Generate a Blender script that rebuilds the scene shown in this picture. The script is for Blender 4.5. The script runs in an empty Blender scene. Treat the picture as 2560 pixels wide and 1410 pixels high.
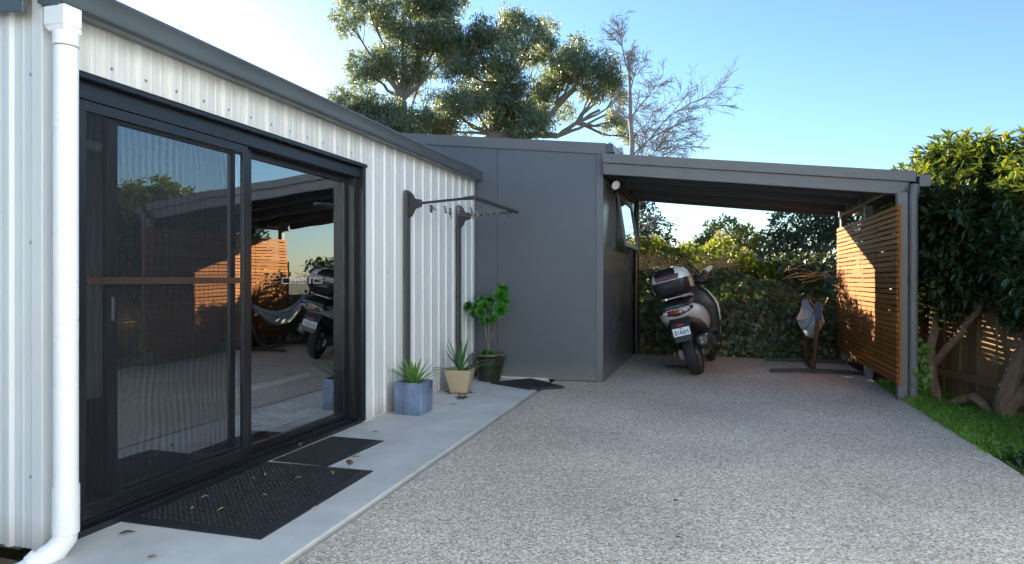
import bpy, math, random
import numpy as np
from mathutils import Vector, Matrix, Euler
random.seed(7); rng = np.random.default_rng(7)
R = math.radians
scn = bpy.context.scene
COL = scn.collection

# ------------------------------------------------------------------ camera, sky, sun, exposure
THETA = math.atan(501/1650)
cam = bpy.data.cameras.new("camera"); cam.sensor_width = 36; cam.lens = 36*1650/2560
cam.clip_start = .05; cam.clip_end = 3000; cam.shift_y = -8/2560
co = bpy.data.objects.new("camera", cam); COL.objects.link(co)
co.location = (0, 0, 1.2); co.rotation_euler = (R(90), 0, THETA)
scn.camera = co
SUN = Vector((-2.97, 2.64, 1.20)).normalized()
elev = math.asin(SUN.z); azim = math.atan2(SUN.x, SUN.y)
w = bpy.data.worlds.new("World"); scn.world = w; w.use_nodes = True
nt = w.node_tree; bg = nt.nodes["Background"]
sky = nt.nodes.new("ShaderNodeTexSky"); sky.sky_type = 'NISHITA'; sky.sun_disc = False
sky.sun_elevation = elev; sky.sun_rotation = azim
sky.air_density = 1.15; sky.dust_density = 0.2; sky.ozone_density = 4.5; sky.altitude = 0
nt.links.new(sky.outputs[0], bg.inputs[0]); bg.inputs[1].default_value = 0.058
sl = bpy.data.lights.new("sun", 'SUN'); sl.energy = 5.0; sl.angle = R(.5); sl.color = (1, .80, .56)
so = bpy.data.objects.new("sun", sl); COL.objects.link(so)
so.rotation_euler = (-SUN).to_track_quat('-Z', 'Y').to_euler(); so.location = (-8, 8, 10)
vs = scn.view_settings; vs.view_transform = 'Standard'; vs.look = 'None'; vs.gamma = 1; vs.exposure = 2.32
scn.cycles.max_bounces = 10; scn.cycles.transparent_max_bounces = 24
scn.cycles.caustics_reflective = False; scn.cycles.caustics_refractive = False

# ------------------------------------------------------------------ materials
def nodes(name):
    m = bpy.data.materials.new(name); m.use_nodes = True
    t = m.node_tree; return m, t, t.nodes, t.links, t.nodes["Principled BSDF"]
def c4(c): return (c[0], c[1], c[2], 1)
def M(name, col, rough=.6, metal=0., var=.12, vscale=3., bump=0., bscale=60., spec=.5, stretch=None, coat=0., col2=None):
    m, t, N, L, P = nodes(name)
    tc = N.new("ShaderNodeTexCoord"); vec = tc.outputs["Object"]
    if stretch:
        mp = N.new("ShaderNodeMapping"); mp.inputs["Scale"].default_value = stretch
        L.new(vec, mp.inputs[0]); vec = mp.outputs[0]
    n = N.new("ShaderNodeTexNoise"); n.inputs["Scale"].default_value = vscale; n.inputs["Detail"].default_value = 6; n.inputs["Roughness"].default_value = .65
    L.new(vec, n.inputs["Vector"])
    r = N.new("ShaderNodeMapRange"); r.inputs[1].default_value = .3; r.inputs[2].default_value = .7
    L.new(n.outputs["Fac"], r.inputs[0])
    mx = N.new("ShaderNodeMix"); mx.data_type = 'RGBA'
    mx.inputs[6].default_value = c4([v*(1-var) for v in col])
    mx.inputs[7].default_value = c4(col2 if col2 else [min(1, v*(1+var)) for v in col])
    L.new(r.outputs[0], mx.inputs[0]); L.new(mx.outputs[2], P.inputs["Base Color"])
    P.inputs["Roughness"].default_value = rough; P.inputs["Metallic"].default_value = metal
    P.inputs["Specular IOR Level"].default_value = spec; P.inputs["Coat Weight"].default_value = coat
    rr = N.new("ShaderNodeMapRange"); rr.inputs[3].default_value = max(.02, rough-.08); rr.inputs[4].default_value = min(1, rough+.08)
    L.new(n.outputs["Fac"], rr.inputs[0]); L.new(rr.outputs[0], P.inputs["Roughness"])
    if bump:
        b = N.new("ShaderNodeTexNoise"); b.inputs["Scale"].default_value = bscale; b.inputs["Detail"].default_value = 4
        L.new(vec, b.inputs["Vector"])
        bp = N.new("ShaderNodeBump"); bp.inputs["Strength"].default_value = bump; bp.inputs["Distance"].default_value = .01
        L.new(b.outputs["Fac"], bp.inputs["Height"]); L.new(bp.outputs[0], P.inputs["Normal"])
    return m
def leafmat(name, c1, c2, trans=.35, rough=.45, tcol=None, spec=.5):
    m, t, N, L, P = nodes(name)
    g = N.new("ShaderNodeNewGeometry")
    mx = N.new("ShaderNodeMix"); mx.data_type = 'RGBA'; mx.inputs[6].default_value = c4(c1); mx.inputs[7].default_value = c4(c2)
    L.new(g.outputs["Random Per Island"], mx.inputs[0]); L.new(mx.outputs[2], P.inputs["Base Color"])
    P.inputs["Roughness"].default_value = rough; P.inputs["Specular IOR Level"].default_value = spec
    tr = N.new("ShaderNodeBsdfTranslucent")
    mt = N.new("ShaderNodeMix"); mt.data_type = 'RGBA'; mt.blend_type = 'MULTIPLY'; mt.inputs[0].default_value = 1
    mt.inputs[7].default_value = c4(tcol or (2.2, 2.0, .9)); L.new(mx.outputs[2], mt.inputs[6]); L.new(mt.outputs[2], tr.inputs[0])
    ms = N.new("ShaderNodeMixShader"); ms.inputs[0].default_value = trans
    L.new(P.outputs[0], ms.inputs[1]); L.new(tr.outputs[0], ms.inputs[2]); L.new(ms.outputs[0], N["Material Output"].inputs[0])
    return m
def glassmat(name, tint=(.8, .85, .88), base=.04, gain=1.2, rough=0.0, wav=0.):
    m, t, N, L, P = nodes(name); N.remove(P)
    fr = N.new("ShaderNodeFresnel"); fr.inputs[0].default_value = 1.5
    ma = N.new("ShaderNodeMath"); ma.operation = 'MULTIPLY_ADD'; ma.use_clamp = True
    ma.inputs[1].default_value = gain; ma.inputs[2].default_value = base; L.new(fr.outputs[0], ma.inputs[0])
    tr = N.new("ShaderNodeBsdfTransparent"); tr.inputs[0].default_value = c4(tint)
    gl = N.new("ShaderNodeBsdfGlossy"); gl.inputs["Roughness"].default_value = rough; gl.inputs[0].default_value = (.95, .98, 1, 1)
    if wav:
        tc = N.new("ShaderNodeTexCoord"); n = N.new("ShaderNodeTexNoise"); n.inputs["Scale"].default_value = 1.6; n.inputs["Detail"].default_value = 1
        L.new(tc.outputs["Object"], n.inputs[0]); b = N.new("ShaderNodeBump"); b.inputs["Strength"].default_value = wav; b.inputs["Distance"].default_value = .05
        L.new(n.outputs["Fac"], b.inputs["Height"]); L.new(b.outputs[0], gl.inputs["Normal"])
    ms = N.new("ShaderNodeMixShader"); L.new(ma.outputs[0], ms.inputs[0]); L.new(tr.outputs[0], ms.inputs[1]); L.new(gl.outputs[0], ms.inputs[2])
    L.new(ms.outputs[0], N["Material Output"].inputs[0]); return m
def meshmat(name):
    m, t, N, L, P = nodes(name)
    P.inputs["Base Color"].default_value = (.012, .013, .016, 1); P.inputs["Roughness"].default_value = .5
    tr = N.new("ShaderNodeBsdfTransparent")
    tc = N.new("ShaderNodeTexCoord"); w_ = N.new("ShaderNodeTexWave"); w_.bands_direction = 'Y'; w_.inputs["Scale"].default_value = 7.5
    w_.inputs["Distortion"].default_value = 9.0; w_.inputs["Detail"].default_value = 1.0; w_.inputs["Detail Scale"].default_value = .35
    L.new(tc.outputs["Object"], w_.inputs[0])
    r = N.new("ShaderNodeMapRange"); r.inputs[3].default_value = .50; r.inputs[4].default_value = .60; L.new(w_.outputs["Fac"], r.inputs[0])
    ms = N.new("ShaderNodeMixShader"); L.new(r.outputs[0], ms.inputs[0]); L.new(tr.outputs[0], ms.inputs[1]); L.new(P.outputs[0], ms.inputs[2])
    L.new(ms.outputs[0], N["Material Output"].inputs[0]); return m
def aggregate():
    m, t, N, L, P = nodes("exposed aggregate")
    tc = N.new("ShaderNodeTexCoord")
    def vor(scale):
        v = N.new("ShaderNodeTexVoronoi"); v.inputs["Scale"].default_value = scale; v.inputs["Randomness"].default_value = 1
        L.new(tc.outputs["Object"], v.inputs["Vector"])
        sx = N.new("ShaderNodeSeparateColor"); L.new(v.outputs["Color"], sx.inputs[0]); return v, sx
    v, sx = vor(98)
    rp = N.new("ShaderNodeValToRGB"); e = rp.color_ramp.elements; rp.color_ramp.interpolation = 'CONSTANT'
    e[0].position = 0; e[0].color = (0.138, 0.131, 0.124, 1); e[1].position = .14; e[1].color = (0.455, 0.428, 0.393, 1)
    for p, c in ((.34, (0.580, 0.552, 0.511, 1)), (.52, (0.373, 0.324, 0.262, 1)), (.66, (0.718, 0.690, 0.649, 1)), (.82, (0.304, 0.297, 0.290, 1)), (.9, (0.850, 0.850, 0.850, 1))):
        k = e.new(p); k.color = c
    L.new(sx.outputs[0], rp.inputs[0])
    mr = N.new("ShaderNodeMapRange"); mr.inputs[1].default_value = .0; mr.inputs[2].default_value = .0075; L.new(v.outputs["Distance"], mr.inputs[0])
    md = N.new("ShaderNodeMix"); md.data_type = 'RGBA'; md.inputs[7].default_value = (0.497, 0.476, 0.442, 1)
    mf = N.new("ShaderNodeMapRange"); mf.inputs[1].default_value = .35; mf.inputs[2].default_value = .6; mf.inputs[4].default_value = .62
    L.new(v.outputs["Distance"], mf.inputs[0]); L.new(mf.outputs[0], md.inputs[0]); L.new(rp.outputs[0], md.inputs[6])
    n = N.new("ShaderNodeTexNoise"); n.inputs["Scale"].default_value = .9; n.inputs["Detail"].default_value = 5; L.new(tc.outputs["Object"], n.inputs[0])
    r = N.new("ShaderNodeMapRange"); r.inputs[1].default_value = .3; r.inputs[2].default_value = .7; r.inputs[3].default_value = .84; r.inputs[4].default_value = 1.12; L.new(n.outputs[0], r.inputs[0])
    n2 = N.new("ShaderNodeTexNoise"); n2.inputs["Scale"].default_value = .33; n2.inputs["Detail"].default_value = 3; L.new(tc.outputs["Object"], n2.inputs[0])
    r2 = N.new("ShaderNodeMapRange"); r2.inputs[1].default_value = .35; r2.inputs[2].default_value = .65; r2.inputs[3].default_value = .90; r2.inputs[4].default_value = 1.08; L.new(n2.outputs[0], r2.inputs[0])
    mq = N.new("ShaderNodeMath"); mq.operation = 'MULTIPLY'; L.new(r.outputs[0], mq.inputs[0]); L.new(r2.outputs[0], mq.inputs[1])
    mm = N.new("ShaderNodeVectorMath"); mm.operation = 'SCALE'; L.new(md.outputs[2], mm.inputs[0]); L.new(mq.outputs[0], mm.inputs["Scale"])
    wm = N.new("ShaderNodeVectorMath"); wm.operation = 'MULTIPLY'; wm.inputs[1].default_value = (1.12, 1.03, .92); L.new(mm.outputs[0], wm.inputs[0])
    L.new(wm.outputs[0], P.inputs["Base Color"]); P.inputs["Roughness"].default_value = .75
    bp = N.new("ShaderNodeBump"); bp.inputs["Strength"].default_value = .5; bp.inputs["Distance"].default_value = .004; bp.invert = True
    L.new(v.outputs["Distance"], bp.inputs["Height"]); L.new(bp.outputs[0], P.inputs["Normal"]); return m
def plankmat(name, c1, c2, plank_axis='Z', rough=.6, grain=(2, 2, 60)):
    # wood: per-board tint (random per island) + stretched grain
    m, t, N, L, P = nodes(name)
    g = N.new("ShaderNodeNewGeometry"); tc = N.new("ShaderNodeTexCoord"); mp = N.new("ShaderNodeMapping"); mp.inputs["Scale"].default_value = grain
    L.new(tc.outputs["Object"], mp.inputs[0]); n = N.new("ShaderNodeTexNoise"); n.inputs["Scale"].default_value = 2; n.inputs["Detail"].default_value = 6; L.new(mp.outputs[0], n.inputs[0])
    ad = N.new("ShaderNodeMath"); ad.operation = 'ADD'; L.new(g.outputs["Random Per Island"], ad.inputs[0]); L.new(n.outputs[0], ad.inputs[1])
    mr = N.new("ShaderNodeMapRange"); mr.inputs[1].default_value = .3; mr.inputs[2].default_value = 1.5; L.new(ad.outputs[0], mr.inputs[0])
    mx = N.new("ShaderNodeMix"); mx.data_type = 'RGBA'; mx.inputs[6].default_value = c4(c1); mx.inputs[7].default_value = c4(c2)
    L.new(mr.outputs[0], mx.inputs[0]); L.new(mx.outputs[2], P.inputs["Base Color"]); P.inputs["Roughness"].default_value = rough; P.inputs["Specular IOR Level"].default_value = .2
    bp = N.new("ShaderNodeBump"); bp.inputs["Strength"].default_value = .25; bp.inputs["Distance"].default_value = .004; L.new(n.outputs[0], bp.inputs["Height"]); L.new(bp.outputs[0], P.inputs["Normal"])
    return m

WHITE = M("cream steel cladding", (.72, .715, .70), .38, 0, .05, 1.6, .05, 8, stretch=(1, 3, .5))
WHITE_DIRTY = M("cream steel header", (.67, .655, .625), .42, 0, .16, 3.0, .06, 20, stretch=(1, 9, .45))
PVC = M("white pvc", (.86, .84, .84), .28, 0, .02, 2.0)
GUTTER = M("blue grey steel", (.075, .088, .098), .32, 0, .12, 2, .03, 10)
BLACKAL = M("black aluminium", (.014, .015, .018), .3, 0, .15, 5, .02, 30)
BROWNMETAL = M("dark brown metal", (.05, .032, .026), .3, 0, .15, 5)  # brown paints the slats' reflection into the screen door's middle rail
GREYBOX = M("charcoal cladding sheet", (.112, .122, .138), .42, 0, .07, 1.2, .035, 3.5)
GREYTRIM = M("charcoal painted trim", (.14, .14, .148), .45, 0, .08, 3, .05, 30)
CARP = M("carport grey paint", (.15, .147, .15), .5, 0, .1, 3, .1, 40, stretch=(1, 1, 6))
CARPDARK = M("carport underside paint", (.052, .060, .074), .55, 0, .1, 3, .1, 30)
CONC = M("pale concrete", (.58, .575, .55), .75, 0, .15, 2.6, .14, 90)
AGG = aggregate()
SOIL = M("dark soil", (.085, .06, .04), .95, 0, .45, 14, .8, 40)
LAWN = M("lawn soil", (.07, .075, .035), .95, 0, .5, 7, .8, 50)
RUBBER = M("black rubber", (.016, .017, .02), .62, 0, .3, 9, .1, 80)
SLAT = plankmat("reddish stained slats", (.19, .066, .012), (.33, .13, .026), grain=(4, 1.2, 40))
FENCEW = plankmat("weathered palings", (.16, .10, .055), (.33, .22, .12), grain=(30, 30, 1.2), rough=.85)
GLASS = glassmat("door glass", (.62, .68, .73), .32, 1.5, 0.0, .05)
SASHGLASS = glassmat("sash glass", (.7, .75, .78), .55, 1.0)
CLEARPL = glassmat("smoked screen", (.72, .72, .70), .02, .8, .05)
MESH = meshmat("insect mesh")
STICK = M("white sticker line", (.75, .78, .8), .5)
CARPET = M("brown carpet", (.14, .11, .085), .95, 0, .3, 30, .4, 200)
ROOMW = M("room wall paint", (.55, .56, .57), .8)
PALEPAINT = M("pale painted timber", (.62, .60, .56), .5)

# ------------------------------------------------------------------ mesh helpers
def tag(o, label=None, cat=None, group=None, kind=None):
    if label: o["label"] = label
    if cat: o["category"] = cat
    if group: o["group"] = group
    if kind: o["kind"] = kind
    return o
def thing(name, label, cat, loc=(0, 0, 0), rot=(0, 0, 0), group=None):
    o = bpy.data.objects.new(name, None); COL.objects.link(o); o.location = loc; o.rotation_euler = rot
    o.empty_display_size = .1
    return tag(o, label, cat, group)
def wmat(o):
    m = Matrix.Identity(4)
    while o is not None:
        m = Matrix.LocRotScale(o.location, o.rotation_euler, o.scale) @ m; o = o.parent
    return m
class MB:
    def __init__(s): s.v = []; s.f = []; s.mi = []; s.cur = 0
    def mat(s, i): s.cur = i; return s
    def add(s, vs, fs):
        b = len(s.v); s.v += [tuple(p) for p in vs]
        for f in fs: s.f.append(tuple(i+b for i in f)); s.mi.append(s.cur)
        return s
    def box(s, x0, x1, y0, y1, z0, z1):
        return s.add([(x0, y0, z0), (x1, y0, z0), (x1, y1, z0), (x0, y1, z0), (x0, y0, z1), (x1, y0, z1), (x1, y1, z1), (x0, y1, z1)],
                     [(0, 3, 2, 1), (4, 5, 6, 7), (0, 1, 5, 4), (1, 2, 6, 5), (2, 3, 7, 6), (3, 0, 4, 7)])
    def hexa(s, b4, t4):
        return s.add(list(b4)+list(t4), [(0, 3, 2, 1), (4, 5, 6, 7), (0, 1, 5, 4), (1, 2, 6, 5), (2, 3, 7, 6), (3, 0, 4, 7)])
    def bar(s, p, q, w, h, up=(0, 0, 1)):
        p = Vector(p); q = Vector(q); d = (q-p).normalized(); u = Vector(up); sd = d.cross(u).normalized(); u = sd.cross(d).normalized()
        c = [sd*(a*w/2)+u*(b*h/2) for a, b in ((-1, -1), (1, -1), (1, 1), (-1, 1))]
        return s.loft([[p+k for k in c], [q+k for k in c]])
    def loft(s, rings, cap=True, close=False):
        n = len(rings[0]); b = len(s.v)
        for r in rings: s.v += [tuple(p) for p in r]
        m = len(rings); k = m if close else m-1
        for i in range(k):
            for j in range(n):
                a = b+i*n; c = b+((i+1) % m)*n
                s.f.append((a+j, a+(j+1) % n, c+(j+1) % n, c+j)); s.mi.append(s.cur)
        if cap and not close:
            s.f.append(tuple(b+j for j in range(n))[::-1]); s.mi.append(s.cur)
            s.f.append(tuple(b+(m-1)*n+j for j in range(n))); s.mi.append(s.cur)
        return s
    def tube(s, pts, rad, n=8, cap=True):
        pts = [Vector(p) for p in pts]
        if not hasattr(rad, '__len__'): rad = [rad]*len(pts)
        rings = []; t0 = (pts[1]-pts[0]).normalized()
        u = t0.cross(Vector((0, 0, 1)) if abs(t0.z) < .9 else Vector((1, 0, 0))).normalized()
        for i, p in enumerate(pts):
            t = (pts[min(i+1, len(pts)-1)]-pts[max(i-1, 0)]).normalized()
            u = (u-t*u.dot(t)).normalized(); v = t.cross(u)
            rings.append([p+(u*math.cos(2*math.pi*k/n)+v*math.sin(2*math.pi*k/n))*rad[i] for k in range(n)])
        return s.loft(rings, cap)
    def lathe(s, c, prof, axis='Z', n=32, cap=True):
        c = Vector(c); rings = []
        for r, h in prof:
            ring = []
            for k in range(n):
                a = 2*math.pi*k/n
                if axis == 'Z': ring.append(c+Vector((r*math.cos(a), r*math.sin(a), h)))
                elif axis == 'X': ring.append(c+Vector((h, r*math.cos(a), r*math.sin(a))))
                else: ring.append(c+Vector((r*math.sin(a), h, r*math.cos(a))))
            rings.append(ring)
        return s.loft(rings, cap)
    def prism(s, prof, y0, y1, axis='Y'):
        if axis == 'Y': return s.loft([[(a, y0, b) for a, b in prof], [(a, y1, b) for a, b in prof]])
        return s.loft([[(y0, a, b) for a, b in prof], [(y1, a, b) for a, b in prof]])
    def build(s, name, mats, parent=None, local=False, bev=0., ang=35, flat=False):
        me = bpy.data.meshes.new(name)
        vs = s.v
        if parent is not None and not local:
            im = wmat(parent).inverted(); vs = [tuple(im @ Vector(p)) for p in vs]
        me.from_pydata(vs, [], s.f)
        for m in (mats if isinstance(mats, (list, tuple)) else [mats]): me.materials.append(m)
        me.polygons.foreach_set('material_index', s.mi)
        import bmesh
        bm = bmesh.new(); bm.from_mesh(me); bmesh.ops.recalc_face_normals(bm, faces=bm.faces); bm.to_mesh(me); bm.free()
        if not flat:
            me.polygons.foreach_set('use_smooth', [True]*len(me.polygons)); me.set_sharp_from_angle(angle=R(ang))
        o = bpy.data.objects.new(name, me); COL.objects.link(o)
        if parent is not None: o.parent = parent
        if bev:
            b = o.modifiers.new('bevel', 'BEVEL'); b.width = bev; b.segments = 2; b.limit_method = 'ANGLE'; b.angle_limit = R(40); b.harden_normals = False
        return o
def struct(o): o["kind"] = "structure"; return o
QUAD = np.array([(0, 0), (.45, -.5), (1, 0), (.45, .5)])
LANCE = np.array([(0, 0), (.25, -.42), (.55, -.5), (1, 0), (.55, .5), (.25, .42)])
IVY = np.array([(0, 0), (.05, -.42), (.42, -.5), (.5, -.28), (1, 0), (.5, .28), (.42, .5), (.05, .42)])
def unit(a): return a/np.maximum(np.linalg.norm(a, axis=-1, keepdims=True), 1e-6)
def leaves(name, P, D, Nn, L, W, mat, parent=None, shape=QUAD, curl=.12, fold=0.12):
    """many leaves as one mesh: base points P, directions D, normals Nn, lengths L, widths W"""
    P = np.asarray(P, float); n = len(P); D = unit(np.asarray(D, float)); S = unit(np.cross(D, Nn)); U = np.cross(S, D)
    L = np.broadcast_to(L, (n,)); W = np.broadcast_to(W, (n,)); k = len(shape)
    V = np.zeros((n, k, 3))
    for i, (a, b) in enumerate(shape):
        V[:, i] = P + D*(L*a)[:, None] + S*(W*b)[:, None] + U*((-curl*a*a + fold*abs(b))*L)[:, None]
    V = V.reshape(-1, 3)
    if parent is not None:
        V = V - np.array(wmat(parent).translation)
    me = bpy.data.meshes.new(name)
    me.vertices.add(n*k); me.vertices.foreach_set('co', V.ravel())
    me.loops.add(n*k); me.loops.foreach_set('vertex_index', np.arange(n*k, dtype=np.int32))
    me.polygons.add(n); me.polygons.foreach_set('loop_start', np.arange(0, n*k, k, dtype=np.int32))
    me.materials.append(mat); me.update(calc_edges=True); me.validate()
    o = bpy.data.objects.new(name, me); COL.objects.link(o)
    if parent is not None: o.parent = parent
    return o
def rand_unit(n):
    return unit(rng.normal(size=(n, 3)))

# ------------------------------------------------------------------ ground
Wl = -2.80            # face plane of the shed's long wall
g = MB().add([(-400, -400, -.22), (400, -400, -.22), (400, 400, -.22), (-400, 400, -.22)], [(0, 1, 2, 3)])
struct(g.build("ground", LAWN, flat=True))
FARY = 10.72
def slabx(y): return -1.735-.0205*(y-2.0)
g = MB().hexa([(Wl-.02, -3, -.1), (slabx(-3), -3, -.1), (slabx(7.64), 7.64, -.1), (Wl-.02, 7.64, -.1)],
              [(Wl-.02, -3, 0), (slabx(-3), -3, 0), (slabx(7.64), 7.64, 0), (Wl-.02, 7.64, 0)])
struct(g.build("concrete_path", CONC, bev=.006))
e = .008
g = MB().hexa([(slabx(-3)+e, -3, -.13), (1.83, -3, -.13), (1.83, FARY, -.13), (slabx(7.64)+e, FARY, -.13)],
              [(slabx(-3)+e, -3, -.006), (1.83, -3, -.006), (1.83, FARY, -.006), (slabx(7.64)+e, FARY, -.006)])
struct(g.build("driveway", AGG, bev=.006))
# garden soil at the right, falling away a little towards the fence
g = MB(); nx, ny = 24, 60; vv = []
for j in range(ny+1):
    for i in range(nx+1):
        x = 1.835+i*2.4/nx; y = 1.0+j*11.5/ny
        z = -.02-.12*min(1, (x-1.835)/.55)+.015*math.sin(x*9+y*5)*math.sin(y*7.3)+random.uniform(-.006, .006)
        vv.append((x, y, z))
g.add(vv, [(j*(nx+1)+i, j*(nx+1)+i+1, (j+1)*(nx+1)+i+1, (j+1)*(nx+1)+i) for j in range(ny) for i in range(nx)])
struct(g.build("garden_soil", SOIL))
struct(MB().box(-8, Wl-.03, -3, 2.13, -.2, -.03).build("bare_soil", SOIL))

# ------------------------------------------------------------------ white shed
Y0 = 2.165; YE = 7.62; DY0, DY1 = 2.30, 4.93; DZ = 2.15; EZ = 2.405
shed = thing("shed", "white corrugated steel shed with dark gutter and wide black sliding glass door", "shed", (Wl, Y0, 0))
RIB0, RIBS = 2.474, .2025
def ribprofile(a, b, origin, step, hgt=.015, base=.024, top=.012):
    pts = [(a, 0)]; k = math.floor((a-origin)/step)-1; last = a
    while True:
        y = origin+k*step; k += 1
        if y-base > b: break
        for dy, h in ((-base, 0), (-top, hgt), (top, hgt), (base, 0), (step*.3, 0), (step*.3+.006, .0022), (step*.3+.018, .0022), (step*.3+.024, 0), (step*.62, 0), (step*.62+.006, .0022), (step*.62+.018, .0022), (step*.62+.024, 0)):
            if a < y+dy < b and y+dy > last: pts.append((y+dy, h)); last = y+dy
    pts.append((b, 0)); return pts
def sheet(mb, a, b, z0, z1, plane, axis='Y'):
    pr = ribprofile(a, b, RIB0, RIBS)
    vs = []
    for y, h in pr:
        for z in (z0, z1): vs.append((plane+h, y, z) if axis == 'Y' else (y, plane-h, z))
    n = len(pr); mb.add(vs, [(2*i, 2*i+2, 2*i+3, 2*i+1) for i in range(n-1)])
SCREW = M("galvanised screws", (.32, .33, .34), .4, .6)
def screw(mb, x, y, z, ax='X', r=.0065):
    mb.lathe((x, y, z), ((r*1.4, 0), (r*1.4, .002), (r, .003), (r*.8, .007)), 'X' if ax == 'X' else 'Y', 8)
mb = MB(); sheet(mb, DY1+.002, YE-.075, .012, EZ, Wl); mb.mat(1)
k0 = int((DY1-RIB0)/RIBS)+1
for k in range(k0, k0+13):
    y = RIB0+k*RIBS+.055
    if y < YE-.1:
        for z in (1.26, .16, 2.2): screw(mb, Wl, y, z)
mb.build("wall", [WHITE, PALEPAINT], shed, ang=20)
mb = MB(); sheet(mb, Y0+.05, DY1+.002, DZ+.004, EZ, Wl); mb.mat(1)
for k in range(0, 12): screw(mb, Wl, RIB0+k*RIBS+.035, 2.222)
o = mb.build("header_wall", [WHITE_DIRTY, SCREW], shed, ang=20)
mb = MB(); sheet(mb, -6.6, Wl-.052, .012, 2.47, Y0, 'X'); mb.mat(1)
for z in (.33, 1.36, 2.1): mb.lathe((-2.868, Y0, z), ((.008, 0), (.008, -.002), (.005, -.006)), 'Y', 8)
mb.build("end_wall", [WHITE, SCREW], shed, ang=20)
mb = MB(); mb.box(Wl-.052, Wl+.012, Y0-.014, Y0+.05, .01, 2.46); mb.build("corner_trim", WHITE, shed, bev=.004)
mb = MB(); mb.box(Wl-.02, Wl+.006, YE-.074, YE, .01, 2.40); mb.build("corner_trim", WHITE, shed, bev=.003)
mb = MB(); mb.box(Wl-.012, Wl+.01, DY1+.01, YE, -.004, .011); mb.build("base_flashing", PALEPAINT, shed)
mb = MB(); mb.box(-6.6, Wl-.16, YE-.02, YE, .0, 2.4); mb.box(-6.6, -6.55, Y0, YE-.02, 0, 2.4); mb.build("rear_wall", WHITE, shed)
# roof: low gable, eave towards the drive
mb = MB()
mb.hexa([(Wl-.01, Y0-.05, 2.44), (Wl-.01, YE, 2.44), (-6.4, YE, 3.06), (-6.4, Y0-.05, 3.06)], [(Wl-.01, Y0-.05, 2.455), (Wl-.01, YE, 2.455), (-6.4, YE, 3.075), (-6.4, Y0-.05, 3.075)])
mb.hexa([(-10, Y0-.05, 2.44), (-10, YE, 2.44), (-6.4, YE, 3.06), (-6.4, Y0-.05, 3.06)], [(-10, Y0-.05, 2.455), (-10, YE, 2.455), (-6.4, YE, 3.075), (-6.4, Y0-.05, 3.075)])
mb.build("roof", GUTTER, shed)
mb = MB()
sl_ = (3.06-2.44)/(6.4-2.81)
for x0, x1 in ((-6.4, Wl-.02),):
    f_ = lambda x: 2.44+(Wl-.01-x)*sl_
    mb.hexa([(x0, Y0-.075, f_(x0)-.105), (x1, Y0-.075, f_(x1)-.105), (x1, Y0-.052, f_(x1)-.105), (x0, Y0-.052, f_(x0)-.105)],
            [(x0, Y0-.075, f_(x0)+.05), (x1, Y0-.075, f_(x1)+.05), (x1, Y0-.052, f_(x1)+.05), (x0, Y0-.052, f_(x0)+.05)])
    mb.hexa([(x0, Y0-.083, f_(x0)-.04), (x1, Y0-.083, f_(x1)-.04), (x1, Y0-.0745, f_(x1)-.04), (x0, Y0-.0745, f_(x0)-.04)],
            [(x0, Y0-.083, f_(x0)+.055), (x1, Y0-.083, f_(x1)+.055), (x1, Y0-.0745, f_(x1)+.055), (x0, Y0-.0745, f_(x0)+.055)])
mb.build("barge_board", GUTTER, shed, bev=.003)
# gutter with rolled lip
mb = MB()
gp = [(Wl+.012, 2.400), (Wl+.03, 2.385), (Wl+.125, 2.372), (Wl+.145, 2.385), (Wl+.152, 2.412), (Wl+.150, 2.465), (Wl+.160, 2.478), (Wl+.156, 2.492), (Wl+.143, 2.494), (Wl+.136, 2.484), (Wl+.137, 2.40), (Wl+.05, 2.405), (Wl+.03, 2.42), (Wl+.03, 2.5), (Wl+.012, 2.5)]
mb.prism(gp, Y0-.02, 7.49)
ep = [(Wl+.012, 2.39), (Wl+.03, 2.382), (Wl+.125, 2.369), (Wl+.147, 2.383), (Wl+.155, 2.41), (Wl+.153, 2.49), (Wl+.012, 2.49)]
mb.prism(ep, 7.49, 7.505); mb.prism(ep, Y0-.035, Y0-.02)
mb.build("gutter", GUTTER, shed, ang=40)
mb = MB(); mb.box(Wl-.05, Wl+.012, Y0, YE, 2.405, 2.44); mb.build("fascia", GUTTER, shed)
# downpipe
px, py = Wl+.12, 2.175
mb = MB()
mb.lathe((px, py, 0), ((.047, .16), (.047, 2.2)), 'Z', 28)
mb.lathe((px, py, 0), ((.0475, 2.205), (.0505, 2.208), (.0505, 2.262), (.047, 2.264)), 'Z', 28)
mb.lathe((px, py, 0), ((.047, .30), (.0515, .305), (.0515, .10), (.047, .095)), 'Z', 28)
pts = [(px, py, .13), (px-.002, py-.004, .075), (px-.018, py-.03, .035), (px-.045, py-.075, .005), (px-.075, py-.125, -.03)]
mb.tube(pts, [.0485]*5, 24)
mb.tube([(px-.045, py-.075, .016), (px-.06, py-.10, -.008)], .051, 24)
dp = mb.build("downpipe", PVC, shed, ang=40)
X0_, X1_, Y_ = px-.078, px+.042, .043
mb = MB(); mb.hexa([(px-.048, py-.043, 2.262), (X1_, py-Y_, 2.262), (X1_, py+Y_, 2.262), (px-.048, py+.043, 2.262)],
                   [(X0_, py-Y_, 2.29), (X1_, py-Y_, 2.29), (X1_, py+Y_, 2.29), (X0_, py+Y_, 2.29)])
mb.hexa([(X0_, py-Y_, 2.29), (X1_, py-Y_, 2.29), (X1_, py+Y_, 2.29), (X0_, py+Y_, 2.29)], [(X0_, py-Y_, 2.375), (X1_, py-Y_, 2.375), (X1_, py+Y_, 2.375), (X0_, py+Y_, 2.375)])
mb.build("pipe_outlet", PVC, shed, bev=.006)
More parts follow.
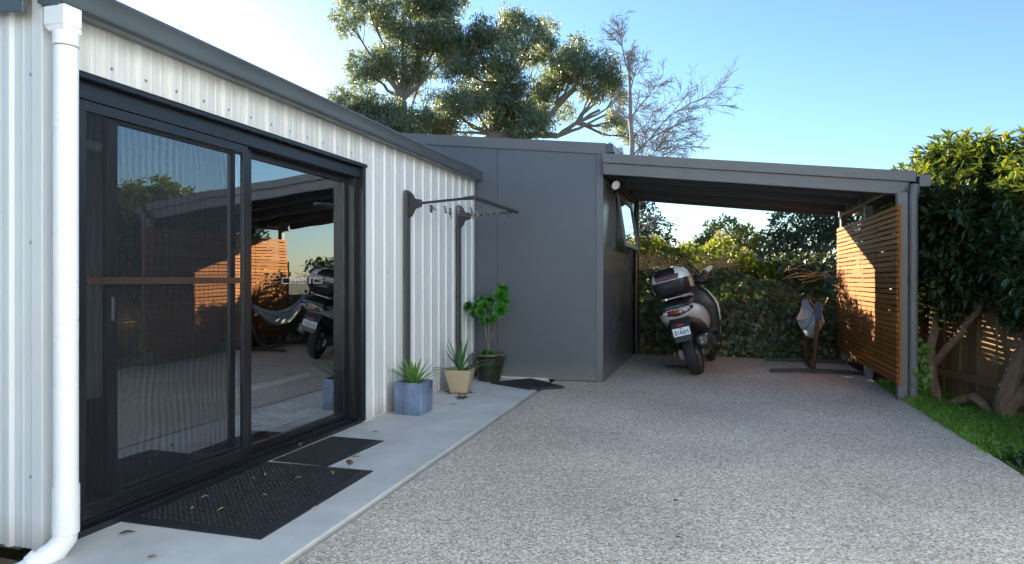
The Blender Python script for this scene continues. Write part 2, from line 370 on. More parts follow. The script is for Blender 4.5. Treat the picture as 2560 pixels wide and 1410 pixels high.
# door opening: reveal, flashing, frames
RX = Wl-.15
mb = MB()
mb.box(RX-.03, Wl+.012, DY1-.018, DY1, .012, DZ); mb.box(RX-.03, Wl+.012, DY0-.03, DY0, .012, DZ)
mb.box(RX-.03, Wl+.006, DY0, DY1-.018, DZ-.02, DZ)
mb.box(Wl-.005, Wl+.028, DY0-.05, DY1+.02, DZ, DZ+.008); mb.box(Wl+.02, Wl+.03, DY0-.05, DY1+.02, DZ-.022, DZ)
mb.box(Wl+.0, Wl+.016, DY1, DY1+.018, .012, DZ-.001)
# frame head / jambs / sill
mb.box(RX-.02, Wl-.02, DY0, DY1-.018, DZ-.105, DZ-.021)
mb.box(RX-.02, Wl-.045, DY1-.075, DY1-.0185, .045, DZ-.106); mb.box(RX-.02, Wl-.03, DY0+.001, DY0+.05, .045, DZ-.106)
mb.box(RX-.03, Wl+.004, DY0, DY1-.019, -.012, .03); mb.box(RX-.03, Wl-.05, DY0, DY1-.019, .03, .045)
mb.box(Wl-.062, Wl-.056, DY0+.05, DY1-.08, .045, .056)
mb.build("door_frame", BLACKAL, shed, bev=.0025)
def leaf_frame(mb, x0, x1, a, b, z0, z1, st=.05, rt=.055, rb=.08):
    mb.box(x0, x1, a, a+st, z0, z1); mb.box(x0, x1, b-st, b, z0, z1)
    mb.box(x0+.001, x1-.001, a+st, b-st, z1-rt, z1); mb.box(x0+.001, x1-.001, a+st, b-st, z0, z0+rb)
# fixed pane at the right
FP = MB(); leaf_frame(FP, RX+.005, RX+.04, 3.60, DY1-.08, .046, DZ-.107, .035, .045, .055)
fp = FP.build("fixed_panel", BLACKAL, shed, bev=.002)
p = MB().add([(RX+.02, 3.63, .095), (RX+.02, DY1-.112, .095), (RX+.02, DY1-.112, DZ-.15), (RX+.02, 3.63, DZ-.15)], [(0, 1, 2, 3)]).build("pane", GLASS, fp, flat=True)
mb = MB(); zc = 1.187; hh = .021
for a, b in ((4.015, 4.12), (4.15, 4.17), (4.20, 4.315), (4.345, 4.365), (4.40, 4.515)):
    t_ = .0028; X_ = RX+.0225
    mb.box(X_, X_+.001, a, b, zc+hh-t_, zc+hh); mb.box(X_, X_+.001, a, b, zc-hh, zc-hh+t_)
    mb.box(X_, X_+.001, a, a+t_, zc-hh+t_, zc+hh-t_); mb.box(X_, X_+.001, b-t_, b, zc-hh+t_, zc+hh-t_)
mb.build("safety_marking", STICK, fp)
# sliding glass leaf, partly open
FP = MB(); leaf_frame(FP, Wl-.105, Wl-.072, 2.55, 3.62, .046, DZ-.107, .06, .05, .09)
gd = FP.build("glass_door", BLACKAL, shed, bev=.002)
MB().add([(Wl-.088, 2.60, .13), (Wl-.088, 3.57, .13), (Wl-.088, 3.57, DZ-.15), (Wl-.088, 2.60, DZ-.15)], [(0, 1, 2, 3)]).build("pane", GLASS, gd, flat=True)
MB().box(Wl-.0715, Wl-.064, 2.57, 2.585, .99, 1.11).build("handle", SCREW, gd, bev=.002)
# mesh screen door in front
FP = MB(); leaf_frame(FP, Wl-.052, Wl-.027, DY0+.052, 3.53, .06, DZ-.107, .045, .05, .07)
sd = FP.build("screen_door", BLACKAL, shed, bev=.002)
MB().box(Wl-.0515, Wl-.0225, DY0+.098, 3.484, 1.172, 1.208).build("middle_rail", BROWNMETAL, sd, bev=.002)
MB().add([(Wl-.04, DY0+.09, .12), (Wl-.04, 3.49, .12), (Wl-.04, 3.49, DZ-.15), (Wl-.04, DY0+.09, DZ-.15)], [(0, 1, 2, 3)]).build("mesh", MESH, sd, flat=True)
# room inside
mb = MB()
mb.mat(0).box(-6.5, RX-.035, DY0-.1, YE-.05, -.02, .02)
mb.mat(1).box(-5.9, -5.85, DY0-.1, YE-.05, .02, 2.38); mb.box(-5.85, RX-.035, YE-.1, YE-.05, .02, 2.38); mb.box(-5.85, RX-.035, DY0-.1, DY0-.06, .02, 2.38)
mb.box(-5.85, RX-.035, DY0-.06, YE-.1, 2.38, 2.395); mb.box(RX-.05, RX-.031, DY1+.02, YE-.1, .02, 2.38)
mb.build("interior", [CARPET, ROOMW], shed)
mb = MB(); mb.tube([(-3.25, 2.4, 1.93), (-3.25, 3.1, 1.93)], .03, 12); mb.build("blind_roller", PALEPAINT, shed)
sr = thing("shoe_rack", "low shoe rack with a pale top rail just inside the glass door", "shoe rack", (-3.3, 4.1, .02))
MB().box(-3.32, -3.28, 3.3, 4.9, .365, .40).build("top_rail", PALEPAINT, sr, bev=.004)
MB().box(-3.55, -3.18, 3.3, 4.9, .075, .092).build("shelf", ROOMW, sr, bev=.003)
for y in (3.32, 4.86): MB().box(-3.53, -3.20, y, y+.025, .02, .075).build("foot", ROOMW, sr)
MB().box(-3.56, -3.54, 3.3, 4.9, .02, .40).build("back_panel", CARPET, sr)
SHOE_D = M("navy canvas", (.03, .035, .05), .8); SHOE_W = M("white rubber sole", (.7, .7, .68), .5); SHOE_G = M("grey knit", (.2, .2, .2), .8)
def shoe(loc, rz, upper, label):
    t = thing("sneaker", label, "shoe", loc, (0, 0, rz), "shoes on the rack inside the door")
    def ring(x, hw, z0, z1): return [(x, -hw, z0), (x, hw, z0), (x, hw*.95, z1), (x, hw*.4, z1+.01), (x, -hw*.4, z1+.01), (x, -hw*.95, z1)]
    MB().loft([ring(x, hw, 0, .022) for x, hw in ((-.13, .028), (-.11, .036), (-.03, .034), (.06, .044), (.11, .036), (.14, .018))]).build("sole", SHOE_W, t, True)
    MB().loft([ring(x, hw, .03, h) for x, hw, h in ((-.125, .026, .075), (-.1, .032, .085), (-.04, .03, .078), (.03, .036, .06), (.09, .034, .042), (.13, .016, .03))]).build("upper", upper, t, True)
    mb = MB()
    for i in range(5): mb.box(-.02+i*.022, -.012+i*.022, -.02, .02, .082-i*.006, .088-i*.006)
    mb.build("laces", SHOE_W, t, True)
shoe((-3.29, 4.28, .092), .2, SHOE_D, "dark sneaker with white laces, right one of the front pair inside the glass")
shoe((-3.27, 4.06, .092), .15, SHOE_D, "dark sneaker beside the door stile, left one of the front pair inside the glass")
shoe((-3.33, 4.55, .092), .3, SHOE_G, "grey knit shoe at the right end of the rack inside the glass")
shoe((-3.33, 4.68, .092), .35, SHOE_G, "second grey knit shoe, last on the rack inside the glass")

# ------------------------------------------------------------------ grey extension
BY = 7.65; BX = -1.215; BR = 10.74
def btop(x): return 2.765+(BX-x)*.109
def splash(m, h, col):
    """dust and rain splash fading up from the ground, broken by noise"""
    t = m.node_tree; N = t.nodes; L = t.links; P = N["Principled BSDF"]; src = P.inputs["Base Color"].links[0].from_socket
    ge = N.new("ShaderNodeNewGeometry"); sx = N.new("ShaderNodeSeparateXYZ"); L.new(ge.outputs["Position"], sx.inputs[0])
    n = N.new("ShaderNodeTexNoise"); n.inputs["Scale"].default_value = 9; n.inputs["Detail"].default_value = 7; L.new(ge.outputs["Position"], n.inputs[0])
    r = N.new("ShaderNodeMapRange"); r.inputs[1].default_value = h; r.inputs[2].default_value = 0; L.new(sx.outputs[2], r.inputs[0])
    q = N.new("ShaderNodeMath"); q.operation = 'MULTIPLY'; L.new(r.outputs[0], q.inputs[0]); L.new(n.outputs[0], q.inputs[1])
    mx = N.new("ShaderNodeMix"); mx.data_type = 'RGBA'; mx.inputs[7].default_value = c4(col); L.new(q.outputs[0], mx.inputs[0]); L.new(src, mx.inputs[6]); L.new(mx.outputs[2], P.inputs["Base Color"])
splash(GREYBOX, .22, (.26, .24, .21)); splash(WHITE, .16, (.34, .28, .21))
ext = thing("extension", "flat charcoal clad extension between the white shed and the carport", "building", (BX, BY, 0))
def wallpoly(x0, x1, y0, y1, top, z0=-.0):
    return MB().hexa([(x0, y0, z0), (x1, y0, z0), (x1, y1, z0), (x0, y1, z0)], [(x0, y0, top(x0)), (x1, y0, top(x1)), (x1, y1, top(x1)), (x0, y1, top(x0))])
t1 = lambda x: btop(x)-.07
a = wallpoly(-2.505, BX-.085, BY, BY+.03, t1, .004); a.build("front_panel", GREYBOX, ext, bev=.002)
a = wallpoly(-5.6, -2.510, BY, BY+.03, t1, .004); a.build("front_panel", GREYBOX, ext, bev=.002)
MB().box(-5.6, BX-.09, BY+.006, BY+.028, .0, 2.6).build("panel_backing", BLACKAL, ext)
a = wallpoly(BX-.083, BX, BY-.006, BY+.03, t1, -.006); a.build("corner_trim", GREYTRIM, ext, bev=.003)
MB().box(BX-.03, BX, BY+.0305, BR, -.006, 2.60).build("side_wall", M("satin charcoal cladding", (.12, .122, .132), .26, 0, .06, 1, .03, 3), ext)
a = MB().hexa([(-5.6, BR-.03, 0), (BX-.031, BR-.03, 0), (BX-.031, BR, 0), (-5.6, BR, 0)], [(-5.6, BR-.03, t1(-5.6)), (BX-.031, BR-.03, t1(BX)), (BX-.031, BR, t1(BX)), (-5.6, BR, t1(-5.6))]); a.build("rear_wall", GREYBOX, ext)
MB().box(-5.63, -5.601, BY, BR, 0, 3.1).build("end_wall", GREYBOX, ext)
# roof slab with front capping
def roofstrip(x0, x1, y0, y1, dz0, dz1):
    return MB().hexa([(x0, y0, btop(x0)+dz0), (x1, y0, btop(x1)+dz0), (x1, y1, btop(x1)+dz0), (x0, y1, btop(x0)+dz0)],
                     [(x0, y0, btop(x0)+dz1), (x1, y0, btop(x1)+dz1), (x1, y1, btop(x1)+dz1), (x0, y1, btop(x0)+dz1)])
roofstrip(-5.7, BX+.06, BY+.01, BR+.05, -.062, .0).build("roof", GREYTRIM, ext)
mb = roofstrip(-5.7, BX+.035, BY-.022, BY+.008, -.118, .012); mb.build("roof_capping", GREYTRIM, ext, bev=.003)
mb = MB(); mb.box(BX+.036, BX+.12, BY-.01, BR+.05, 2.665, 2.675); mb.box(BX+.11, BX+.12, BY-.01, BR+.05, 2.675, 2.75); mb.box(BX+.036, BX+.12, BY-.018, BY-.010, 2.66, 2.765)
mb.build("gutter", GUTTER, ext, bev=.003)
mb = MB(); mb.tube([(BX+.06, BR-.06, 2.66), (BX+.06, BR-.06, 2.35), (BX+.05, BR-.06, 2.25), (BX+.05, BR-.06, .0)], .045, 14); mb.build("downpipe", BLACKAL, ext)
mb = MB(); mb.box(Wl+.3, slabx(7.6)-.02, BY-.03, BY-.001, .0, .018); mb.build("base_flashing", PALEPAINT, ext)
# awning window, open at the bottom
wy0, wy1, wz0, wz1 = 8.46, 10.05, 1.575, 2.33
mb = MB()
for y0, y1, z0, z1 in ((wy0, wy0+.045, wz0, wz1), (wy1-.045, wy1, wz0, wz1), (wy0+.046, wy1-.046, wz0, wz0+.045), (wy0+.046, wy1-.046, wz1-.045, wz1)):
    mb.box(BX-.03, BX+.035, y0, y1, z0, z1)
mb.box(BX-.02, BX+.003, wy0+.046, wy1-.046, wz0+.046, wz1-.046)
win = mb.build("window", BLACKAL, ext, bev=.003)
# sash tilted about its top edge
sa = R(9); cx_, cz_ = BX+.045, wz1-.03
def sp(y, d, off=0): return (cx_+math.sin(sa)*d+math.cos(sa)*off, y, cz_-math.cos(sa)*d+math.sin(sa)*off)
SH = wz1-wz0-.06
mb = MB()
def sbox(y0, y1, d0, d1, o0, o1):
    mb.hexa([sp(y0, d1, o0), sp(y1, d1, o0), sp(y1, d1, o1), sp(y0, d1, o1)], [sp(y0, d0, o0), sp(y1, d0, o0), sp(y1, d0, o1), sp(y0, d0, o1)])
sbox(wy0+.05, wy0+.095, 0, SH, -.012, .018); sbox(wy1-.095, wy1-.05, 0, SH, -.012, .018); sbox(wy0+.096, wy1-.096, 0, .05, -.012, .018); sbox(wy0+.096, wy1-.096, SH-.05, SH, -.012, .018)
sash = mb.build("sash", GREYTRIM, win, bev=.002)
y0, y1 = wy0+.09, wy1-.09
MB().add([sp(y0, .045), sp(y1, .045), sp(y1, SH-.045), sp(y0, SH-.045)], [(0, 1, 2, 3)]).build("pane", SASHGLASS, win, flat=True)
# security light
lt = thing("security_light", "round black security light with a white face under the carport roof corner", "light", (BX, 7.95, 2.36))
MB().lathe((BX, 7.95, 2.36), ((.06, 0), (.06, .025), (.05, .03)), 'X', 20).build("base", BLACKAL, lt)
MB().tube([(BX+.03, 7.95, 2.36), (BX+.07, 7.93, 2.35), (BX+.09, 7.9, 2.33)], .016, 10).build("arm", BLACKAL, lt)
d = Vector((.55, -.72, -.42)).normalized(); c = Vector((BX+.1, 7.89, 2.325))
MB().tube([c-d*.05, c-d*.03, c+d*.02, c+d*.028], [.03, .058, .06, .06], 24).build("lamp_head", BLACKAL, lt)
MB().tube([c+d*.0285, c+d*.034], [.053, .05], 24).build("lens", PVC, lt)

# ------------------------------------------------------------------ unseen wall and wing behind the camera, added and sized for bounce fill
hw_ = thing("bounce_wall", "unseen pale blue wall and wing behind the viewpoint, added to bounce sunlight onto the drive", "bounce_wall", (2, -3.4, 0))
RENDER = M("pale blue bounce paint", (.57, .71, .88), .85, 0, .06, 2, .1, 60)  # blue tint chosen to cool the sunlight this added wall bounces
mb = MB(); holes = [(.4, 2.0)]; xs_ = [-.5]+[v for h_ in holes for v in h_]+[2.89]
for i in range(0, len(xs_), 2): mb.box(xs_[i], xs_[i+1], -3.7, -3.4, -.2, 5.4)
for a_, b_ in holes: mb.box(a_, b_, -3.7, -3.4, -.2, 1.0); mb.box(a_, b_, -3.7, -3.4, 2.2, 5.4)
mb.build("wall", RENDER, hw_)
for a_, b_ in holes:
    mb = MB()
    mb.box(a_, a_+.05, -3.55, -3.45, 1.0, 2.2); mb.box(b_-.05, b_, -3.55, -3.45, 1.0, 2.2); mb.box(a_+.05, b_-.05, -3.55, -3.45, 1.0, 1.05); mb.box(a_+.05, b_-.05, -3.55, -3.45, 2.15, 2.2); mb.box((a_+b_)/2-.025, (a_+b_)/2+.025, -3.54, -3.46, 1.05, 2.15)
    f_ = mb.build("window", PVC, hw_, bev=.003)
    MB().add([(a_+.04, -3.5, 1.04), (b_-.04, -3.5, 1.04), (b_-.04, -3.5, 2.16), (a_+.04, -3.5, 2.16)], [(0, 1, 2, 3)]).build("pane", GLASS, f_, flat=True)
MB().box(2.9, 3.2, -3.39, 3.4, -.2, 6.4).build("bounce_wing", RENDER, hw_)
MB().hexa([(-.9, -3.2, 5.3), (3.3, -3.2, 5.3), (3.3, -8, 6.6), (-.9, -8, 6.6)], [(-.9, -3.2, 5.42), (3.3, -3.2, 5.42), (3.3, -8, 6.72), (-.9, -8, 6.72)]).build("roof", GUTTER, hw_)

# ------------------------------------------------------------------ carport
cp = thing("carport", "grey skillion carport with exposed rafters and a post beside the garden", "carport", (0.3, 9.1, 0))
def ctop(x): return 2.635-.113*(x+1.2)
CX0, CX1 = -1.20, 1.955
def cstrip(x0, x1, y0, y1, d0, d1):
    return MB().hexa([(x0, y0, ctop(x0)+d0), (x1, y0, ctop(x1)+d0), (x1, y1, ctop(x1)+d0), (x0, y1, ctop(x0)+d0)],
                     [(x0, y0, ctop(x0)+d1), (x1, y0, ctop(x1)+d1), (x1, y1, ctop(x1)+d1), (x0, y1, ctop(x0)+d1)])
mb = cstrip(CX0, CX1, 7.505, 7.53, -.105, .0)
mb.mat(1)
for x in (-1.12, -.45, .35, 1.1, 1.8): mb.lathe((x, 7.505, ctop(x)-.07), ((.006, 0), (.006, -.003), (.003, -.004)), 'Y', 8)
mb.build("barge_capping", [CARP, SCREW], cp, bev=.003)
cstrip(CX0, CX1-.055, 7.535, 7.58, -.235, -.106).build("front_beam", CARP, cp, bev=.004)
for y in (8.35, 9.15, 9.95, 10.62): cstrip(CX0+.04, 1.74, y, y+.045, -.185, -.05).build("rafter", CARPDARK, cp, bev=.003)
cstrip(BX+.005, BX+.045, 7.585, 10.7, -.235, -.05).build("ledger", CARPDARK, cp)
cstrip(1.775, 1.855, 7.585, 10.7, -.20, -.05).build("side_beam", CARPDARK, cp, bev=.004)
# corrugated roof sheet
mb = MB(); xs = (BX+.05, 1.97); pr = []
yy = 7.531
while yy < 10.78:
    for dy, h in ((0, 0), (.06, 0), (.075, .022), (.095, .022), (.11, 0)): pr.append((yy+dy, h))
    yy += .19
for th in (0, .004):
    vs = []
    for y, h in pr:
        for x in xs: vs.append((x, y, ctop(x)-.047+h+th))
    mb.add(vs, [(2*i, 2*i+1, 2*i+3, 2*i+2) for i in range(len(pr)-1)])
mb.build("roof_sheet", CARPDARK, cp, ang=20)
PX0, PX1 = 1.765, 1.855
for y in (7.40, 8.87, 10.43): MB().box(PX0, PX1, y, y+.09, -.05, ctop(1.81)-.236 if y < 8 else ctop(1.81)-.201).build("post", CARP, cp, bev=.004)
MB().box(1.86, 1.885, 7.34, 7.6, 1.18, 1.21).build("pipe_bracket", CARP, cp, bev=.002)
mb = MB(); gx = 1.972; gz = ctop(1.955)-.16
mb.prism([(gx, gz), (gx+.09, gz), (gx+.1, gz+.02), (gx+.1, gz+.11), (gx+.09, gz+.115), (gx+.09, gz+.02), (gx+.01, gz+.012), (gx+.01, gz+.11), (gx, gz+.11)], 7.46, 10.75)
mb.prism([(gx, gz), (gx+.09, gz), (gx+.1, gz+.02), (gx+.1, gz+.115), (gx, gz+.115)], 7.452, 7.46)
mb.build("gutter", CARP, cp, ang=30)
mb = MB(); mb.tube([(1.925, 7.43, ctop(1.955)-.14), (1.905, 7.43, 2.0), (1.905, 7.43, -.12)], .044, 20); mb.build("downpipe", CARP, cp)

# ------------------------------------------------------------------ slat screen
ss = thing("slat_screen", "reddish timber slat privacy screen fixed along the carport posts", "screen", (1.74, 8.85, 0))
sy = [7.25, 8.08, 8.89, 9.70, 10.5]; pitch = .0548; n = 32
for i in range(4):
    mb = MB()
    for k in range(n):
        z0 = .175+k*pitch+random.uniform(-.002, .002); dx = random.uniform(-.003, .003)
        a, b = sy[i]+.002+random.uniform(0, .003), sy[i+1]-.002-random.uniform(0, .003)
        dz = random.uniform(-.004, .004)
        mb.hexa([(1.722+dx, a, z0), (1.738+dx, a, z0), (1.738-dx, b, z0+dz), (1.722-dx, b, z0+dz)], [(1.722+dx, a, z0+.043), (1.738+dx, a, z0+.043), (1.738-dx, b, z0+dz+.043), (1.722-dx, b, z0+dz+.043)])
    mb.build("slats", SLAT, ss, flat=True, bev=.0015)
for y in (7.252, 8.055, 8.865, 9.675, 10.455): MB().box(1.7425, 1.763, y, y+.045, .165, 1.925).build("batten", SLAT, ss, flat=True)

# ------------------------------------------------------------------ fences
def palings(name, label, A, B, z0, z1, pw=.15, face=(0, -1)):
    A = Vector(A); B = Vector(B); L = (B-A).length; d = (B-A)/L; nrm = Vector((d.y, -d.x))
    f = thing(name, label, "fence", ((A.x+B.x)/2, (A.y+B.y)/2, z0))
    mb = MB(); k = 0
    while k*pw < L-.02:
        a = A+d*(k*pw+.002); b = A+d*(min(L, (k+1)*pw)-.002); top = z1+random.uniform(-.015, .015); o_ = nrm*(.012 if k % 2 else 0)
        q = nrm*.014
        mb.hexa([(a.x+o_.x, a.y+o_.y, z0), (b.x+o_.x, b.y+o_.y, z0), (b.x+o_.x+q.x, b.y+o_.y+q.y, z0), (a.x+o_.x+q.x, a.y+o_.y+q.y, z0)],
                [(a.x+o_.x, a.y+o_.y, top), (b.x+o_.x, b.y+o_.y, top), (b.x+o_.x+q.x, b.y+o_.y+q.y, top), (a.x+o_.x+q.x, a.y+o_.y+q.y, top)]); k += 1
    mb.build("palings", FENCEW, f, flat=True)
    for z in (z0+.3, z1-.25):
        MB().bar((A.x-nrm.x*.02, A.y-nrm.y*.02, z), (B.x-nrm.x*.02, B.y-nrm.y*.02, z), .04, .08).build("rail", FENCEW, f)
    return f
palings("timber_fence", "brown paling fence behind the ivy hedge at the back of the carport", (2.12, 11.0), (-6, 11.0), -.1, .9)
palings("timber_fence", "brown paling fence behind the two tree trunks beside the drive", (3.75, 3.4), (2.0, 10.95), -.16, 1.55)

# ------------------------------------------------------------------ mats
def rubber_mat(label, P, pitch, thick, rim, group="rubber mats on the ground"):
    """P: four ground corners in order; a rim and a lattice of round holes"""
    P = [Vector((p[0], p[1], p[2] if len(p) > 2 else 0)) for p in P]
    def bl(u, v): return P[0]*(1-u)*(1-v)+P[1]*u*(1-v)+P[2]*u*v+P[3]*(1-u)*v
    lu = (P[1]-P[0]).length; lv = (P[3]-P[0]).length
    c = bl(.5, .5); t = thing("rubber_mat", label, "mat", tuple(c), group=group)
    ru, rv = rim/lu, rim/lv; Z = Vector((0, 0, 1))
    outer = [(0, 0), (1, 0), (1, 1), (0, 1)]; inner = [(ru, rv), (1-ru, rv), (1-ru, 1-rv), (ru, 1-rv)]
    mb = MB()
    ro = [bl(*q)+Z*.001 for q in outer]; ro2 = [bl(q[0]*.994+.003, q[1]*.994+.003)+Z*thick*.45 for q in outer]; ri = [bl(*q)+Z*thick for q in inner]; rd = [bl(*q)+Z*.003 for q in inner]
    mb.loft([ro, ro2, ri, rd], cap=False); mb.build("rim", RUBBER, t)
    mb = MB(); nu = max(2, round(lu*(1-2*ru)/pitch)); nv = max(2, round(lv*(1-2*rv)/pitch))
    mb.add(rd, [(0, 1, 2, 3)])
    for j in range(nv):
        for i in range(nu):
            u0 = ru+(1-2*ru)*i/nu; u1 = ru+(1-2*ru)*(i+1)/nu; v0 = rv+(1-2*rv)*j/nv; v1 = rv+(1-2*rv)*(j+1)/nv
            uc, vc = (u0+u1)/2, (v0+v1)/2; zt = thick*(.93+.07*((i+j) % 2))
            sq = []; ci = []; lo = []
            for k in range(8):
                a_ = math.pi/4*k; ca, sa_ = math.cos(a_), math.sin(a_); m_ = max(abs(ca), abs(sa_))
                sq.append(bl(uc+(u1-u0)/2*ca/m_, vc+(v1-v0)/2*sa_/m_)+Z*zt*.8); ci.append(bl(uc+(u1-u0)*.36*ca, vc+(v1-v0)*.36*sa_)+Z*zt); lo.append(bl(uc+(u1-u0)*.3*ca, vc+(v1-v0)*.3*sa_)+Z*.004)
            mb.loft([sq, ci, lo], cap=False)
    mb.build("lattice", RUBBER, t, ang=50); return t
rubber_mat("large black rubber door mat with round holes, nearest the camera", [(-2.785, 2.555, 0), (-1.985, 2.565, 0), (-2.02, 3.68, 0), (-2.785, 3.66, 0)], .034, .017, .05)
rubber_mat("smaller black rubber door mat butted behind the large mat at the fixed glass panel", [(-2.775, 3.70, 0), (-2.35, 3.69, 0), (-2.32, 4.39, 0), (-2.765, 4.40, 0)], .026, .013, .03)
rubber_mat("ridged black mat lying askew by the grey wall, its corner over the gravel", [(-2.44, 7.16, .002), (-1.885, 6.86, .002), (-1.55, 7.10, .002), (-2.06, 7.58, .002)], .04, .02, .012)

# ------------------------------------------------------------------ pots
BLUE = M("mottled blue glaze", (.10, .15, .27), .3, 0, .5, 7, .12, 40, stretch=(1.2, 1.2, .5), col2=(.26, .34, .50))
TAN = M("tan glazed clay", (.50, .40, .26), .4, 0, .06, 3, .03, 30)
GREENPOT = M("dark green glaze", (.018, .028, .02), .2, 0, .5, 4, .04, 20, col2=(.05, .05, .03))
GRAV = M("potting gravel", (.20, .16, .13), .95, 0, .5, 60, .8, 150)
SUCL = leafmat("strap leaf", (.10, .22, .045), (.17, .30, .075), .22, .4)
SUCL2 = leafmat("dark strap leaf", (.045, .14, .05), (.08, .20, .065), .2, .38)
AEO = leafmat("rosette leaf", (.035, .15, .02), (.06, .21, .03), .22, .38)
STEMM = M("succulent stem", (.17, .14, .12), .85, 0, .3, 30, .4, 60)
def sqring(c, h, z, r=.18, rot=0):
    pts = []
    for sx, sy_ in ((1, 1), (-1, 1), (-1, -1), (1, -1)):
        for k in range(4):
            a_ = math.atan2(sy_, sx)-math.pi/4+math.pi/2*k/3
            x = sx*h*(1-r)+h*r*math.cos(a_); y = sy_*h*(1-r)+h*r*math.sin(a_)
            pts.append((c[0]+x*math.cos(rot)-y*math.sin(rot), c[1]+x*math.sin(rot)+y*math.cos(rot), z))
    return pts
def strap(mb, c, az, el, L, Wd, bend):
    """one long pointed strap leaf with a channelled cross-section"""
    d = Vector((math.cos(az), math.sin(az), 0)); s_ = Vector((-math.sin(az), math.cos(az), 0)); rows = []; p = Vector(c); a_ = el
    N_ = 7
    for i in range(N_+1):
        u = i/N_; wv = Wd*(.55+.75*u if u < .45 else .89*(1-((u-.45)/.55)**1.6))/1
        wv = max(wv, .001); up = Vector((-math.cos(az)*math.sin(a_), -math.sin(az)*math.sin(a_), math.cos(a_)))
        rows.append((p-s_*wv/2+up*wv*.18, p-up*0, p+s_*wv/2+up*wv*.18)); p = p+(d*math.cos(a_)+Vector((0, 0, 1))*math.sin(a_))*(L/N_); a_ -= bend/N_
    vs = [q for r_ in rows for q in r_]
    mb.add(vs, [(3*i+k, 3*i+k+1, 3*i+4+k, 3*i+3+k) for i in range(N_) for k in (0, 1)])
# blue square pot
c = (-2.565, 5.41)
pb = thing("potted_plant", "light green spiky plant in a mottled blue square pot", "potted plant", (c[0], c[1], 0))
mb = MB(); H_ = .285
mb.loft([sqring(c, .122, .002, .12), sqring(c, .130, .02, .14), sqring(c, .134, .16, .14), sqring(c, .137, H_-.02, .14), sqring(c, .139, H_-.006, .14), sqring(c, .134, H_, .14), sqring(c, .112, H_-.002, .14), sqring(c, .108, H_-.05, .14)])
mb.build("pot", BLUE, pb)
MB().loft([sqring(c, .109, H_-.045, .14), sqring(c, .109, H_-.035, .14)]).build("soil", GRAV, pb)
mb = MB()
for az, el, L_, W_, bd in ((150, 55, .30, .032, .35), (172, 38, .36, .036, .3), (200, 42, .33, .034, .35), (215, 62, .27, .04, .3), (245, 60, .27, .042, .35), (270, 52, .26, .044, .4), (300, 60, .30, .042, .25), (320, 45, .30, .04, .4), (340, 38, .36, .038, .35), (0, 34, .38, .036, .35), (15, 45, .36, .036, .3), (35, 55, .3, .034, .3), (60, 62, .28, .032, .3), (95, 60, .3, .034, .35), (125, 58, .3, .034, .3), (285, 76, .24, .036, .1), (200, 76, .28, .034, .15), (330, 72, .30, .036, .15), (160, 70, .30, .03, .2), (255, 32, .2, .036, .4)):
    strap(mb, (c[0]+.012*math.cos(R(az)), c[1]+.012*math.sin(R(az)), H_-.05), R(az), R(el), L_, W_, bd)
mb.build("leaves", SUCL, pb)
# tan tapered pot
c = (-2.545, 6.50)
pt = thing("potted_plant", "dark green strappy plant in a tapered tan square pot", "potted plant", (c[0], c[1], 0))
H_ = .25; rt_ = R(8)
mb = MB(); mb.loft([sqring(c, .082, .002, .1, rt_), sqring(c, .086, .01, .1, rt_), sqring(c, .128, .19, .1, rt_), sqring(c, .140, H_-.004, .08, rt_), sqring(c, .138, H_, .08, rt_), sqring(c, .122, H_, .08, rt_), sqring(c, .114, H_-.05, .08, rt_)])
mb.build("pot", TAN, pt)
MB().loft([sqring(c, .116, H_-.045, .08, rt_), sqring(c, .117, H_-.03, .08, rt_)]).build("soil", GRAV, pt)
mb = MB()
for az, el, L_, W_, bd in ((185, 66, .36, .046, .15), (200, 60, .30, .05, .2), (170, 70, .4, .036, .1), (320, 68, .42, .042, .08), (300, 74, .36, .03, .05), (345, 34, .34, .046, .35), (0, 26, .42, .042, .45), (12, 20, .44, .036, .35), (330, 22, .32, .04, .3), (25, 32, .34, .036, .4), (215, 18, .34, .04, .35), (230, 12, .36, .036, .2), (260, 66, .24, .034, .2), (110, 60, .3, .036, .3), (70, 50, .3, .036, .3), (148, 45, .28, .036, .4)):
    strap(mb, (c[0]+.01*math.cos(R(az)), c[1]+.01*math.sin(R(az)), H_-.03), R(az), R(el), L_, W_, bd)
mb.build("leaves", SUCL2, pt)
mb = MB()
for k in range(60):
    a_ = random.uniform(0, 6.28); r_ = random.uniform(.09, .16)
    p = Vector((c[0]+r_*math.cos(a_), c[1]+r_*math.sin(a_), .004)); q = p+Vector((random.uniform(-.05, .05), random.uniform(-.05, .05), random.uniform(0, .015)))
    mb.tube([p, (p+q)/2+Vector((0, 0, .006)), q], .0022, 4)
TWIG = M("dry twig", (.07, .05, .04), .9)
tag(mb.build("leaf_litter", TWIG), "dry leaf litter and twigs heaped around the tan pot's foot", "leaf litter", kind="stuff")
